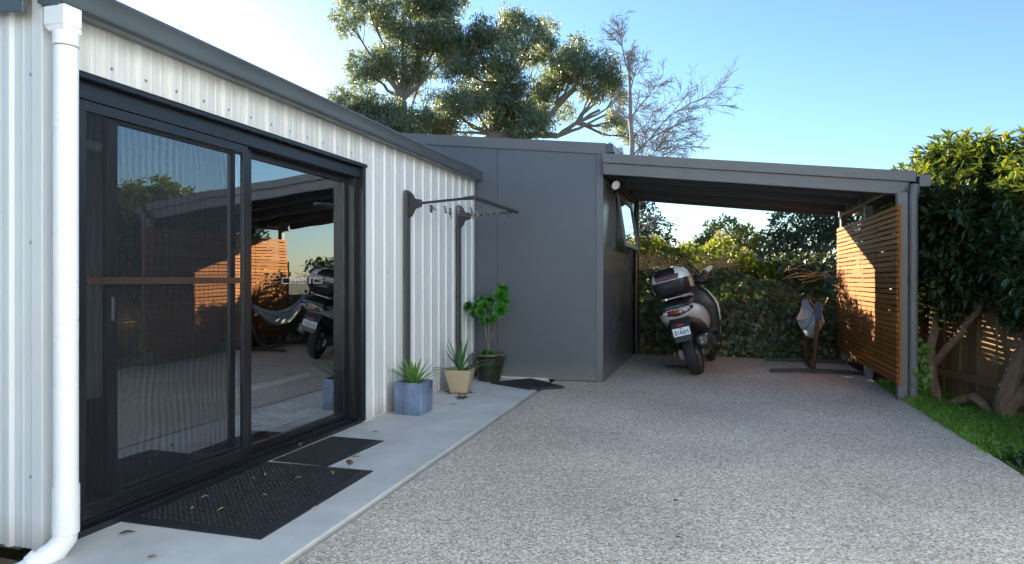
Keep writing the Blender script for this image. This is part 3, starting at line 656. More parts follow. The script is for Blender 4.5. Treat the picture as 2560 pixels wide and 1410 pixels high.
# round green pot with tree succulent
c = Vector((-2.515, 7.37, 0))
pg = thing("potted_plant", "branching rosette succulent in a round dark green pot against the grey wall", "potted plant", tuple(c))
mb = MB(); mb.lathe(c, ((.118, .002), (.128, .01), (.15, .1), (.172, .22), (.182, .285), (.198, .292), (.204, .305), (.198, .318), (.178, .318), (.170, .28)), 'Z', 44)
po = mb.build("pot", GREENPOT, pg, ang=50)
MB().lathe(c, ((.199, .304), (.207, .308), (.206, .322), (.176, .324), (.172, .31)), 'Z', 44).build("rim", M("brownish glazed rim", (.12, .11, .075), .35, 0, .3, 12), pg)
MB().lathe(c, ((.173, .283), (.173, .29), (.05, .296)), 'Z', 32).build("soil", GRAV, pg)
def ros(mb, p, d, rad):
    """rosette: overlapping spoon leaves around axis d"""
    p = Vector(p); d = Vector(d).normalized(); u = d.cross(Vector((0, 0, 1)) if abs(d.z) < .95 else Vector((1, 0, 0))).normalized(); v = d.cross(u)
    for k in range(34):
        a_ = k*2.39996; f_ = (k+1)/34; L_ = rad*(.25+.78*math.sqrt(f_)); tilt = R(70-66*f_)
        o_ = u*math.cos(a_)+v*math.sin(a_); t_ = d.cross(o_)
        dd = o_*math.cos(tilt)+d*math.sin(tilt); nn = d*math.cos(tilt)-o_*math.sin(tilt); b_ = p+d*(.012*(1-f_))
        Wd = L_*.46
        mb.add([b_-t_*Wd*.15, b_+t_*Wd*.15, b_+dd*L_*.62+t_*Wd*.5+nn*L_*.05, b_+dd*L_*.92+t_*Wd*.36+nn*L_*.1, b_+dd*L_+nn*L_*.09, b_+dd*L_*.92-t_*Wd*.36+nn*L_*.1, b_+dd*L_*.62-t_*Wd*.5+nn*L_*.05], [(0, 1, 2, 3, 4, 5, 6)])
# rosette centres on plane Y ~7.3 : (x, y, z, radius, axis)
ROS = [(-2.70, 7.25, .845, .062, (-.5, -.8, .35)), (-2.585, 7.30, .90, .066, (-.1, -.8, .55)), (-2.515, 7.36, .905, .06, (.3, -.6, .7)), (-2.535, 7.24, .845, .078, (.1, -.85, .5)),
       (-2.625, 7.22, .835, .05, (-.2, -.8, .55)), (-2.62, 7.18, .79, .056, (-.25, -.9, .35)), (-2.55, 7.16, .795, .062, (.05, -.95, .3)), (-2.545, 7.27, .71, .056, (-.1, -.8, .2)),
       (-2.50, 7.22, .715, .046, (.1, -.9, .3)), (-2.465, 7.27, .715, .052, (.4, -.8, .3)), (-2.375, 7.30, .955, .085, (.2, -.85, .35)), (-2.365, 7.34, 1.02, .07, (.2, -.6, .75)), (-2.365, 7.25, .82, .088, (.25, -.9, .15)), (-2.34, 7.30, .90, .075, (.5, -.7, .3)),
       (-2.545, 7.28, .335, .04, (-.3, -.7, .6)), (-2.475, 7.28, .335, .042, (.3, -.8, .5)), (-2.40, 7.40, .93, .06, (-.3, .3, .8))]
for x, y, z, r_, d in ROS:
    if z > .5: x, z = -2.52+(x+2.52)*1.14, .80+(z-.8)*1.16+.02
    r_ *= 1.14
    mb = MB(); ros(mb, (x, y, z), d, r_*1.08); mb.build("rosette", AEO, pg, flat=True)
mb = MB(); F0 = Vector((-2.515, 7.33, .28)); F1 = Vector((-2.52, 7.33, .44))
mb.tube([F0, (F0+F1)/2+Vector((.01, 0, 0)), F1], [.024, .019, .02], 9)
for tips, mid in (((-2.56, 7.28, .70), ((-2.575, 7.25, .83), (-2.625, 7.24, .82), (-2.69, 7.28, .83))), ((-2.50, 7.28, .70), ((-2.53, 7.27, .83), (-2.52, 7.37, .89), (-2.55, 7.2, .78))), ((-2.44, 7.32, .66), ((-2.37, 7.31, .80), (-2.375, 7.33, .93))), ((-2.45, 7.36, .72), ((-2.40, 7.36, .9), (-2.37, 7.36, 1.0)))):
    t_ = Vector(tips); mb.tube([F1, F1*.45+t_*.55+Vector((.008, 0, -.01)), t_], [.014, .011, .011], 7)
    for q in mid: mb.tube([t_, (t_+Vector(q))/2+Vector((0, 0, -.012)), Vector(q)], [.01, .008, .007], 6)
mb.build("stems", STEMM, pg)

# ------------------------------------------------------------------ clothesline
CLG = M("dark grey powder coat", (.035, .035, .037), .4, 0, .12, 6)
CLB = M("charcoal board", (.075, .073, .072), .6, 0, .1, 5, .1, 40)
cl = thing("clothesline", "dark grey fold down clothesline on two boards against the white wall", "clothesline", (Wl, 6.3, 0))
for y in (5.69, 7.02): MB().box(Wl+.0265, Wl+.050, y-.045, y+.045, .012, 2.035).build("mounting_board", CLB, cl, bev=.003)
XO = -2.09; za = 1.92
for y, zz in ((5.70, 0), (7.02, 0)):
    mb = MB(); x = Wl+.05
    mb.loft([[(x, y-.028, 1.78), (x, y+.028, 1.78), (x, y+.028, 2.03), (x, y-.028, 2.03)], [(x+.03, y-.026, 1.80), (x+.03, y+.026, 1.80), (x+.03, y+.026, 2.01), (x+.03, y-.026, 2.01)], [(x+.06, y-.022, 1.86), (x+.06, y+.022, 1.86), (x+.06, y+.022, 1.955), (x+.06, y-.022, 1.955)], [(x+.13, y-.02, 1.88), (x+.13, y+.02, 1.88), (x+.13, y+.02, 1.945), (x+.13, y-.02, 1.945)]])
    mb.build("hinge_bracket", CLG, cl, bev=.006)
    MB().tube([(x+.11, y, 1.912), (XO-.02, y, 1.945)], .0125, 10).build("arm", CLG, cl)
mb = MB(); mb.tube([(XO-.1, 5.70, 1.941), (XO-.03, 5.70, 1.945), (XO-.005, 5.705, 1.946), (XO, 5.74, 1.946), (XO, 6.98, 1.946), (XO, 7.07, 1.946)], [.017, .019, .021, .02, .019, .02], 10); mb.build("front_bar", CLG, cl)
mb = MB(); LX = [-2.60, -2.50, -2.40, -2.31, -2.22, -2.14]
for x in LX:
    mb.tube([(x, 5.70+6*.22*k/6, 1.905+(x+2.62)*.06-.03*math.sin(math.pi*k/6)) for k in range(7)], .0016, 4)
mb.build("lines", M("grey cord", (.45, .45, .44), .7), cl)
PEGW = M("weathered wood peg", (.36, .29, .21), .8, 0, .2, 30); PEGD = M("grey plastic peg", (.11, .11, .12), .5)
def mkpeg(mat, label):
    t = thing("clothes_peg", label, "peg", (0, 0, 0), group="pegs on the clothesline")
    for s_ in (-1, 1): MB().hexa([(s_*.003-.003, -.005, -.055), (s_*.003+.003, -.005, -.055), (s_*.003+.003, .005, -.055), (s_*.003-.003, .005, -.055)], [(s_*.009-.003, -.005, .02), (s_*.009+.003, -.005, .02), (s_*.009+.003, .005, .02), (s_*.009-.003, .005, .02)]).build("prong", mat, t, True)
    MB().box(-.009, .009, -.0065, .0065, -.012, -.006).build("spring", SCREW, t, True)
    return t
def dup(t):
    c_ = t.copy(); COL.objects.link(c_)
    for ch in t.children:
        k = ch.copy(); COL.objects.link(k); k.parent = c_
    return c_
protos = {'w': mkpeg(PEGW, "pale weathered wooden peg clipped to the clothesline wires"), 'd': mkpeg(PEGD, "dark grey plastic peg clipped to the clothesline wires")}
usedp = set()
for x, y, k, rx in ((0, 5.86, 'd', 0), (0, 5.89, 'd', .2), (0, 5.93, 'w', 1.2), (1, 5.98, 'd', .1), (1, 6.12, 'd', 0), (0, 6.25, 'w', 1.4), (0, 6.38, 'w', .5), (2, 6.08, 'w', -.3), (3, 6.2, 'd', 0), (4, 6.22, 'd', .3), (2, 6.62, 'w', .7), (1, 6.75, 'w', .1), (3, 6.45, 'w', -.4), (4, 6.5, 'w', 1.3), (5, 6.55, 'w', .9), (2, 6.85, 'w', -1.1), (3, 6.82, 'd', .3), (5, 6.9, 'd', .1)):
    t = protos[k] if k not in usedp else dup(protos[k]); usedp.add(k)
    u = (y-5.70)/1.32; xx = LX[x]
    t.location = (xx, y, 1.905+(xx+2.62)*.06-.03*math.sin(math.pi*u)); t.rotation_euler = (rx, random.uniform(-.3, .3), random.uniform(-.8, .8))

# ------------------------------------------------------------------ scooter (local frame: x right, y forward, z up, origin at the rear tyre contact)
SW = M("white motorcycle paint", (.74, .735, .72), .22, 0, .02, 3, coat=.4); SB = M("black motorcycle plastic", (.014, .014, .016), .38, 0, .2, 8, .05, 150); SG = M("cast grey metal", (.20, .20, .205), .4, .6, .15, 10)
TYRE = M("tyre rubber", (.018, .018, .019), .75, 0, .2, 12, .15, 120); SEATM = M("black seat vinyl", (.02, .02, .022), .55, 0, .1, 10, .15, 200)
REDL = M("red lens", (.35, .012, .015), .15, coat=.6); REDD = M("dark red lens", (.09, .012, .015), .15, coat=.6); CLEARL = M("clear reflector bulb", (.75, .74, .66), .15, coat=.5); STEEL = M("brushed steel", (.33, .32, .31), .35, .8)
PLATE = M("white number plate", (.78, .79, .80), .4, 0, .02); PBLUE = M("blue plate letters", (.03, .07, .24), .5)
MIR = M("mirror glass", (.22, .24, .27), .03, 1, .02)
sc = thing("scooter", "white and black maxi scooter with a top box, leaning on its side stand", "scooter", (-.16, 8.60, 0), (0, R(-15), R(-6)))
def se(cx, cy, cz, hw, hh, n=24, p=2.6, axis='Y'):
    r_ = []
    for k in range(n):
        a_ = 2*math.pi*k/n; ca, sa_ = math.cos(a_), math.sin(a_)
        x = math.copysign(abs(ca)**(2/p), ca)*hw; z = math.copysign(abs(sa_)**(2/p), sa_)*hh
        r_.append((cx+x, cy, cz+z) if axis == 'Y' else ((cx+x, cy+z, cz) if axis == 'Z' else (cx, cy+x, cz+z)))
    return r_
def sb(mb, name, mat, parent=sc, bev=0, ang=40): return mb.build(name, mat, parent, True, bev=bev, ang=ang)
def wheel(cy, rad, wd):
    wh = sb(MB().lathe((0, cy, rad), ((rad*.62, -wd*.40), (rad*.72, -wd*.47), (rad*.86, -wd*.5), (rad*.95, -wd*.42), (rad*.99, -wd*.2), (rad, 0), (rad*.99, wd*.2), (rad*.95, wd*.42), (rad*.86, wd*.5), (rad*.72, wd*.47), (rad*.62, wd*.40)), 'X', 48, False), "wheel", TYRE)
    mb = MB().lathe((0, cy, rad), ((rad*.63, -wd*.38), (rad*.55, -wd*.3), (rad*.55, wd*.3), (rad*.63, wd*.38)), 'X', 40, False)
    for k in range(5):
        a_ = 2*math.pi*k/5; dy, dz = math.cos(a_), math.sin(a_)
        mb.bar((0, cy+dy*.03, rad+dz*.03), (0, cy+dy*rad*.58, rad+dz*rad*.58), .03, .05, (1, 0, 0))
    mb.lathe((0, cy, rad), ((.04, -wd*.4), (.05, -wd*.3), (.05, wd*.3), (.04, wd*.4)), 'X', 20)
    sb(mb, "rim", SG, wh); return wh
wheel(0, .285, .145); wheel(1.52, .30, .115)
# body shells
sec = ((-.45, .845, .10, .03), (-.42, .838, .165, .058), (-.34, .825, .215, .085), (-.2, .80, .25, .12), (0, .76, .27, .16), (.25, .71, .272, .2), (.5, .66, .255, .2), (.72, .6, .2, .15))
sb(MB().loft([se(0, y, z, hw, hh, 28, 2.3) for y, z, hw, hh in sec]), "tail_fairing", SW)
sec = ((-.36, .70, .10, .03), (-.25, .66, .17, .09), (-.05, .62, .215, .12), (.2, .52, .225, .2), (.5, .45, .2, .22), (.8, .4, .19, .2), (.95, .4, .19, .15))
sb(MB().loft([se(0, y, z, hw, hh, 20, 3) for y, z, hw, hh in sec]), "underbody", SB)
sec = ((-.42, .893, .13, .02), (-.36, .905, .165, .04), (-.25, .915, .195, .05), (-.1, .925, .20, .055), (.08, .92, .19, .055))
sb(MB().loft([se(0, y, z, hw, hh, 20, 3) for y, z, hw, hh in sec]), "tail_deck", SB)
sec = ((-.02, .93, .12, .05), (.08, .96, .165, .075), (.3, .95, .17, .07), (.42, .88, .16, .07), (.6, .85, .15, .06), (.8, .83, .1, .05))
sb(MB().loft([se(0, y, z, hw, hh, 20, 2.6) for y, z, hw, hh in sec]), "seat", SEATM)
# grab rail / rack
mb = MB()
for s_ in (-1, 1): mb.tube([(s_*.15, .2, .965), (s_*.175, .05, .99), (s_*.17, -.15, 1.0), (s_*.10, -.3, 1.0)], .018, 10)
mb.box(-.15, .15, -.28, .06, .992, 1.008)
sb(mb, "luggage_rack", M("silver rack", (.5, .49, .47), .35, .4), bev=.004)
# tail light: wing-shaped housing across the tail
rings = []
for i in range(17):
    x = -.205+.41*i/16; q = (x/.205)**2; hh = .014+.046*(1-q)**.7; yc = -.462+.055*q; zc = .835+.012*q
    rings.append([(x, yc+.05, zc+hh), (x, yc-.004, zc+hh*.8), (x, yc-.014, zc), (x, yc-.004, zc-hh*.8), (x, yc+.05, zc-hh)])
tl = sb(MB().loft(rings), "tail_light", M("black lens housing", (.012, .012, .014), .1, coat=.5))
rings = []
for i in range(7):
    x = -.075+.15*i/6; q = (x/.205)**2; yc = -.469+.055*q; zc = .822
    rings.append([(x, yc+.01, zc+.018), (x, yc-.012, zc+.014), (x, yc-.012, zc-.014), (x, yc+.01, zc-.018)])
sb(MB().loft(rings), "brake_lens", REDL, tl)
mb = MB()
for row, (z_, xs_) in enumerate(((.858, [-.1, -.07, -.04, -.01, .02, .05, .08, .11]), (.845, [-.14, -.115, .125, .15]), (.83, [-.155, -.13, -.105, .115, .14, .165]), (.818, [-.14, -.115, .105, .13]))):
    for x in xs_:
        q = (x/.205)**2; y_ = -.473+.055*q
        mb.lathe((x, y_, z_), ((.0085, .006), (.0085, -.002), (.005, -.006)), 'Y', 8)
sb(mb, "indicator_bulbs", CLEARL, tl)
# mudguard, plate, reflector
mb = MB(); mb.loft([[(-.12, -.30, .75), (.12, -.30, .75), (.12, -.34, .76), (-.12, -.34, .76)], [(-.115, -.40, .62), (.115, -.40, .62), (.115, -.425, .63), (-.115, -.425, .63)], [(-.10, -.43, .46), (.10, -.43, .46), (.10, -.445, .46), (-.10, -.445, .46)]])
sb(mb, "mudguard", SB, bev=.006)
def pl(x, z, off): return (x, -.438-off-(.585-z)*.14, z)
mb = MB().hexa([pl(-.103, .535, 0), pl(.103, .535, 0), pl(.103, .535, .004), pl(-.103, .535, .004)], [pl(-.103, .632, 0), pl(.103, .632, 0), pl(.103, .632, .004), pl(-.103, .632, .004)])
npl = sb(mb, "number_plate", PLATE, bev=.001)
def text_mesh(name, s_, size, mat, parent, x, z):
    cu = bpy.data.curves.new(name, 'FONT'); cu.body = s_; cu.size = size; cu.align_x = 'CENTER'; cu.align_y = 'CENTER'; cu.extrude = .0006; cu.offset = .0012
    o_ = bpy.data.objects.new(name, cu); COL.objects.link(o_); bpy.context.view_layer.update()
    me = bpy.data.meshes.new_from_object(o_.evaluated_get(bpy.context.evaluated_depsgraph_get())); bpy.data.objects.remove(o_)
    me.materials.clear(); me.materials.append(mat)
    q = bpy.data.objects.new(name, me); COL.objects.link(q); q.parent = parent
    q.location = pl(x, z, .0052); q.rotation_euler = (R(90)-.14, 0, 0); return q
tm = text_mesh("plate_letters", "B166H", .072, PBLUE, npl, 0, .576); tm.scale = (.86, 1.08, 1)
text_mesh("plate_state", "TAS", .017, PBLUE, npl, 0, .622)
mb = MB(); mb.box(-.04, .05, -.436, -.428, .652, .678); sb(mb, "reflector", REDL, bev=.002)
# exhaust, swing arm, engine
mb = MB(); mb.tube([(.185, -.30, .43), (.185, -.29, .43), (.185, -.2, .42), (.18, .05, .39), (.17, .25, .35), (.12, .42, .28)], [.045, .068, .078, .082, .075, .035], 20)
ex = sb(mb, "exhaust", M("dark exhaust can", (.05, .048, .046), .42, .5, .3, 12))
for z_ in (.452, .405): sb(MB().lathe((.185, -.30, z_), ((.021, -.012), (.021, .0), (.016, .0), (.016, -.012)), 'Y', 16), "outlet", STEEL, ex)
mb = MB(); mb.tube([(.245, -.22, .48), (.27, -.05, .46), (.275, .12, .40), (.25, .25, .33)], .014, 8); sb(mb, "exhaust_guard", STEEL, ex)
mb = MB(); mb.loft([se(-.135, -.07, .29, .03, .06, 14, 3), se(-.14, .1, .30, .045, .085, 14, 3), se(-.14, .4, .33, .05, .1, 14, 3), se(-.1, .6, .36, .08, .11, 14, 3)]); sb(mb, "swing_arm", SG)
mb = MB(); mb.loft([se(0, .33, .33, .13, .10, 16, 3), se(0, .5, .3, .15, .13, 16, 3), se(0, .75, .28, .13, .10, 16, 3)]); sb(mb, "engine", SG)
mb = MB(); mb.tube([(.2, .1, .52), (.34, .05, .515)], .014, 8); mb.box(.27, .36, .02, .08, .50, .522); sb(mb, "foot_peg", SB)
# footwell, leg shield, front
mb = MB(); mb.loft([se(0, .65, .33, .25, .06, 16, 4), se(0, 1.0, .33, .27, .06, 16, 4), se(0, 1.2, .45, .25, .08, 16, 4)]); sb(mb, "footboard", SB)
mb = MB(); mb.loft([se(0, 1.12, .35, .25, .05, 20, 3, 'Z'), se(0, 1.10, .55, .30, .06, 20, 3, 'Z'), se(0, 1.06, .8, .33, .07, 20, 3, 'Z'), se(0, 1.04, .98, .27, .07, 20, 3, 'Z'), se(0, 1.06, 1.1, .17, .05, 20, 3, 'Z')]); sb(mb, "leg_shield", SB)
mb = MB(); mb.loft([se(0, 1.24, .3, .24, .10, 20, 2.6, 'Z'), se(0, 1.22, .55, .29, .14, 20, 2.6, 'Z'), se(0, 1.17, .8, .345, .13, 20, 2.6, 'Z'), se(0, 1.16, 1.0, .26, .13, 20, 2.6, 'Z'), se(0, 1.14, 1.12, .14, .07, 20, 2.6, 'Z')]); sb(mb, "front_fairing", SW)
mb = MB()
for s_ in (-1, 1): mb.tube([(s_*.265, 1.02, .99), (s_*.325, 1.045, .86), (s_*.335, 1.06, .72), (s_*.315, 1.08, .58)], [.010, .015, .014, .007], 8)
sb(mb, "shield_edging", SW)
mb = MB(); mb.loft([se(0, 1.42, .56, .06, .03, 14), se(0, 1.5, .62, .075, .04, 14), se(0, 1.66, .56, .06, .03, 14)]); sb(mb, "front_mudguard", SW)
mb = MB()
for s_ in (-1, 1): mb.tube([(s_*.08, 1.52, .3), (s_*.08, 1.3, .75)], .025, 10)
sb(mb, "fork", SG)
mb = MB(); mb.tube([(-.36, .92, 1.115), (-.2, .95, 1.12), (-.1, 1.02, 1.10), (.1, 1.02, 1.10), (.2, .95, 1.12), (.36, .92, 1.115)], [.017, .018, .015, .015, .018, .017], 10); mb.loft([se(0, .98, 1.08, .16, .05, 14), se(0, 1.04, 1.13, .2, .05, 14), se(0, 1.1, 1.12, .13, .04, 14)])
mb.tube([(.33, 1.0, 1.1), (.2, 1.02, 1.11)], .008, 6); mb.tube([(-.33, 1.0, 1.1), (-.2, 1.02, 1.11)], .008, 6); sb(mb, "handlebar", SB)
for s_ in (-1, 1):
    mb = MB(); mb.tube([(s_*.20, 1.05, 1.14), (s_*.22, 1.07, 1.2), (s_*.25, 1.07, 1.25)], .010, 8)
    c_ = Vector((s_*.325, 1.06, 1.285)); rr = []
    for y_, k in ((-.018, .93), (-.01, 1.), (.03, .8), (.05, .4)):
        rr.append([(c_.x+math.cos(a_)*.095*k+s_*math.sin(a_)*.02, c_.y+y_, c_.z+math.sin(a_)*.055*k+s_*math.cos(a_)*.028*k) for a_ in [2*math.pi*j/20 for j in range(20)]])
    mb.loft(rr); mi = sb(mb, "mirror", SB)
    rr = [[(c_.x+math.cos(a_)*.082+s_*math.sin(a_)*.018, c_.y-.0195, c_.z+math.sin(a_)*.045+s_*math.cos(a_)*.024) for a_ in [2*math.pi*j/20 for j in range(20)]]]
    mb = MB(); mb.add(rr[0], [tuple(range(20))]); sb(mb, "glass", MIR, mi)
# windscreen
g_ = []; nu_, nv_ = 10, 8; mb = MB()
for j in range(nv_+1):
    v_ = j/nv_; hw = .20+.03*math.sin(v_*2.4)-.10*v_**3
    for i in range(nu_+1):
        u_ = -1+2*i/nu_; g_.append((u_*hw, 1.26-.10*v_-.10*u_*u_, 1.08+.40*v_-.06*u_*u_*v_))
mb.add(g_, [(j*(nu_+1)+i, j*(nu_+1)+i+1, (j+1)*(nu_+1)+i+1, (j+1)*(nu_+1)+i) for j in range(nv_) for i in range(nu_)]); sb(mb, "windscreen", CLEARPL)
# top box
by = -.16
base = ((1.01, .13, .12), (1.03, .18, .16), (1.09, .215, .195), (1.19, .235, .212), (1.215, .236, .213))
tb = sb(MB().loft([se(0, by, z, hw, hd, 28, 4.2, 'Z') for z, hw, hd in base]), "top_box", SB)
lid = ((1.217, .234, .21), (1.25, .232, .208), (1.30, .215, .19), (1.345, .18, .155), (1.362, .13, .11), (1.366, .05, .05))
sb(MB().loft([se(0, by+.005, z, hw, hd, 28, 4.0, 'Z') for z, hw, hd in lid]), "lid", SW, tb)
top = ((1.25, .165, .215), (1.31, .16, .20), (1.352, .135, .165), (1.372, .10, .12), (1.376, .05, .06))
sb(MB().loft([se(-.03, by, z, hw, hd, 20, 4.0, 'Z') for z, hw, hd in top]), "lid_pad", SB, tb)
mb = MB()
mb.loft([[(-.15, by-.2095, 1.225), (.12, by-.2095, 1.225), (.135, by-.203, 1.285), (-.165, by-.203, 1.285)], [(-.15, by-.222, 1.227), (.12, by-.222, 1.227), (.135, by-.212, 1.283), (-.165, by-.212, 1.283)]])
sb(mb, "box_reflector", REDD, tb, bev=.003)
mb = MB(); mb.box(-.02, .10, by-.2255, by-.2165, 1.235, 1.258); sb(mb, "box_lamp", REDD, tb, bev=.003)
mb = MB(); mb.box(-.09, .05, by-.219, by-.205, 1.13, 1.18); mb.lathe((0, by-.2, 1.07), ((.014, 0), (.014, -.018), (.006, -.018)), 'Y', 12); sb(mb, "box_latch", SB, tb, bev=.003)
mb = MB()
for s_ in (-1, 1): mb.loft([se(s_*.2265, by+.03, z, .0135, .135+.02*i, 12, 4, 'Z') for i, z in enumerate((1.09, 1.19, 1.205))])
sb(mb, "side_trim", M("slat-lit beige trim", (.48, .43, .35), .3, .3), tb)  # beige paints warm light from the slats onto the box sides
# stands
mb = MB(); mb.tube([(-.12, .62, .25), (-.2, .60, .1), (-.285, .56, -.035)], .014, 8); sb(mb, "side_stand", SB)
mb = MB(); mb.tube([(-.13, .42, .2), (-.19, .3, .10), (-.16, .22, .12), (-.12, .36, .2)], .008, 6); mb.tube([(-.13, .40, .2), (-.15, .26, .08), (-.1, .22, .09)], .008, 6); sb(mb, "centre_stand", SB)
bd = thing("stand_board", "flat dark board on the ground beneath the scooter's side stand", "board", (-.46, 9.2, 0))
MB().box(-.62, -.20, 9.13, 9.29, -.005, .018).build("board", M("dark stained board", (.05, .045, .042), .7, 0, .3, 8), bd, bev=.004)

# ------------------------------------------------------------------ hammock and its stand
hs = thing("hammock_stand", "dark timber hammock stand with two curved feet bars on the drive", "hammock stand", (1.27, 9.8, 0))
HB = M("dark stained feet bars", (.025, .024, .026), .5, 0, .2, 8); HW = plankmat("brown stained stand timber", (.055, .032, .024), (.11, .062, .042), grain=(30, 30, 2))
def footbar(A, B):
    A = Vector(A); B = Vector(B); pts = [A.lerp(B, k/10)+Vector((0, 0, .018*math.sin(math.pi*k/10))) for k in range(11)]
    rings = []
    for p in pts: rings.append([p+Vector((0, a_, b_)) for a_, b_ in ((-.022, -.02), (.022, -.02), (.022, .022), (-.022, .022))])
    o_ = MB().loft(rings).build("foot_bar", HB, hs, bev=.004); return o_
footbar((.71, 9.13, .016), (1.80, 9.20, .016)); footbar((.755, 10.42, .016), (1.80, 10.34, .016))
MB().bar((1.29, 10.38, .04), (1.24, 9.15, .04), .05, .04).build("spine_beam", HB, hs, bev=.004)
def curvepost(pts, w_, h_):
    rings = []
    for i, p in enumerate(pts):
        p = Vector(p); rings.append([p+Vector((a_, b_, 0)) for a_, b_ in ((-w_/2, -h_/2), (w_/2, -h_/2), (w_/2, h_/2), (-w_/2, h_/2))])
    MB().loft(rings).build("upright", HW, hs, bev=.006)
curvepost([(1.235, 9.22, .03), (1.237, 9.08, .25), (1.24, 8.97, .5), (1.245, 8.90, .72), (1.25, 8.88, .82)], .05, .045)
curvepost([(1.29, 10.3, .03), (1.292, 10.42, .25), (1.295, 10.5, .5), (1.30, 10.55, .72), (1.30, 10.56, .80)], .05, .045)
for (x, y) in ((1.25, 8.88), (1.30, 10.56)):
    mb = MB(); mb.tube([(x-.105, y, .955), (x-.085, y, .91), (x-.06, y, .875), (x, y, .855), (x+.06, y, .875), (x+.085, y, .91), (x+.11, y, .965)], .008, 8); mb.box(x-.05, x+.05, y-.012, y+.012, .81, .85); mb.build("hook", BROWNMETAL if y > 10 else M("brass hook", (.3, .2, .09), .4, .5), hs)
HM = [M("hammock pale blue", (.58, .75, .84), .9, 0, .1, 30, .3, 60), M("hammock white", (.78, .80, .78), .9, 0, .08, 30, .3, 60), M("hammock deep blue", (.14, .32, .52), .9, 0, .1, 30, .3, 60), M("hammock green grey", (.30, .42, .38), .9, 0, .1, 30, .3, 60), M("hammock navy", (.05, .07, .13), .9, 0, .1, 30, .3, 60), M("hammock lavender cord", (.45, .50, .72), .9, 0, .1, 30, .3, 60)]
hm = MB(); NS, NW = 28, 24; vv = []
for i in range(NS+1):
    s_ = i/NS; y = 10.53-1.62*s_; q = math.sin(math.pi*s_)
    zc = .90-.50*(1-(2*s_-1)**2)**.85; wid = .075+.25*q**1.1; xc = 1.30-.05*s_
    for j in range(NW+1):
        w_ = -1+2*j/NW
        z = zc+q*(.24*abs(w_)**1.7)+.012*math.sin(w_*14+s_*6)*(1-.5*q)+(.02*math.sin(9*w_) if s_ < .15 or s_ > .85 else 0)
        vv.append((xc+wid*w_*.5*(1+.1*math.sin(s_*5)), y+.012*math.sin(w_*20), z))
pat = [0, 1, 0, 0, 2, 1, 0, 0, 1, 1, 3, 0, 1, 0, 0, 0, 1, 3, 0, 0, 1, 2, 0, 1]
for i in range(NS):
    for j in range(NW):
        hm.mat(5 if (i < 2 or i > NS-3) else pat[j]); b0 = len(hm.v) if False else 0
        hm.f.append((i*(NW+1)+j, i*(NW+1)+j+1, (i+1)*(NW+1)+j+1, (i+1)*(NW+1)+j)); hm.mi.append(hm.cur)
hm.v = vv
hmo = hm.build("hammock", HM, ang=80)
mb = MB(); mb.hexa([(1.205, 8.835, .70), (1.275, 8.835, .70), (1.275, 8.838, .70), (1.205, 8.838, .70)], [(1.195, 8.84, .90), (1.30, 8.84, .90), (1.30, 8.845, .90), (1.195, 8.845, .90)]); mb.build("end_flap", HM[4], hmo)
tag(hmo, "blue and white striped hammock slung in a deep sag on the dark stand", "hammock")

# ------------------------------------------------------------------ dry leaves lying about
DL = {n_: leafmat(n_+" dry leaf", a_, b_, .15, .7) for n_, a_, b_ in (("brown", (.09, .05, .03), (.12, .07, .045)), ("yellow", (.45, .36, .14), (.5, .42, .2)), ("tan", (.30, .2, .13), (.34, .24, .16)), ("dark", (.025, .02, .018), (.03, .024, .02)))}
def dry(x, y, z, L_, W_, az, kind, label, lift=.35):
    mb = MB(); N_ = 6; rows = []
    for i in range(N_+1):
        u = i/N_; wv = max(.0008, W_*math.sin(math.pi*min(1, u*1.02+.02))**.8*.5); cz = .003+L_*lift*(.5-abs(u-.5))*(1 if lift > 0 else -1); bend = .35*(u-.5)**2*L_*4
        for s_ in (-1, 0, 1): rows.append(((u-.5)*L_, s_*wv+bend*.4, cz+abs(s_)*wv*.6))
    mb.add(rows, [(3*i+k, 3*i+k+1, 3*i+4+k, 3*i+3+k) for i in range(N_) for k in (0, 1)])
    o_ = mb.build("dry_leaf", DL[kind]); o_.location = (x, y, z); o_.rotation_euler = (0, 0, az); tag(o_, label, "leaf", "fallen leaves"); return o_
MZ = .0155
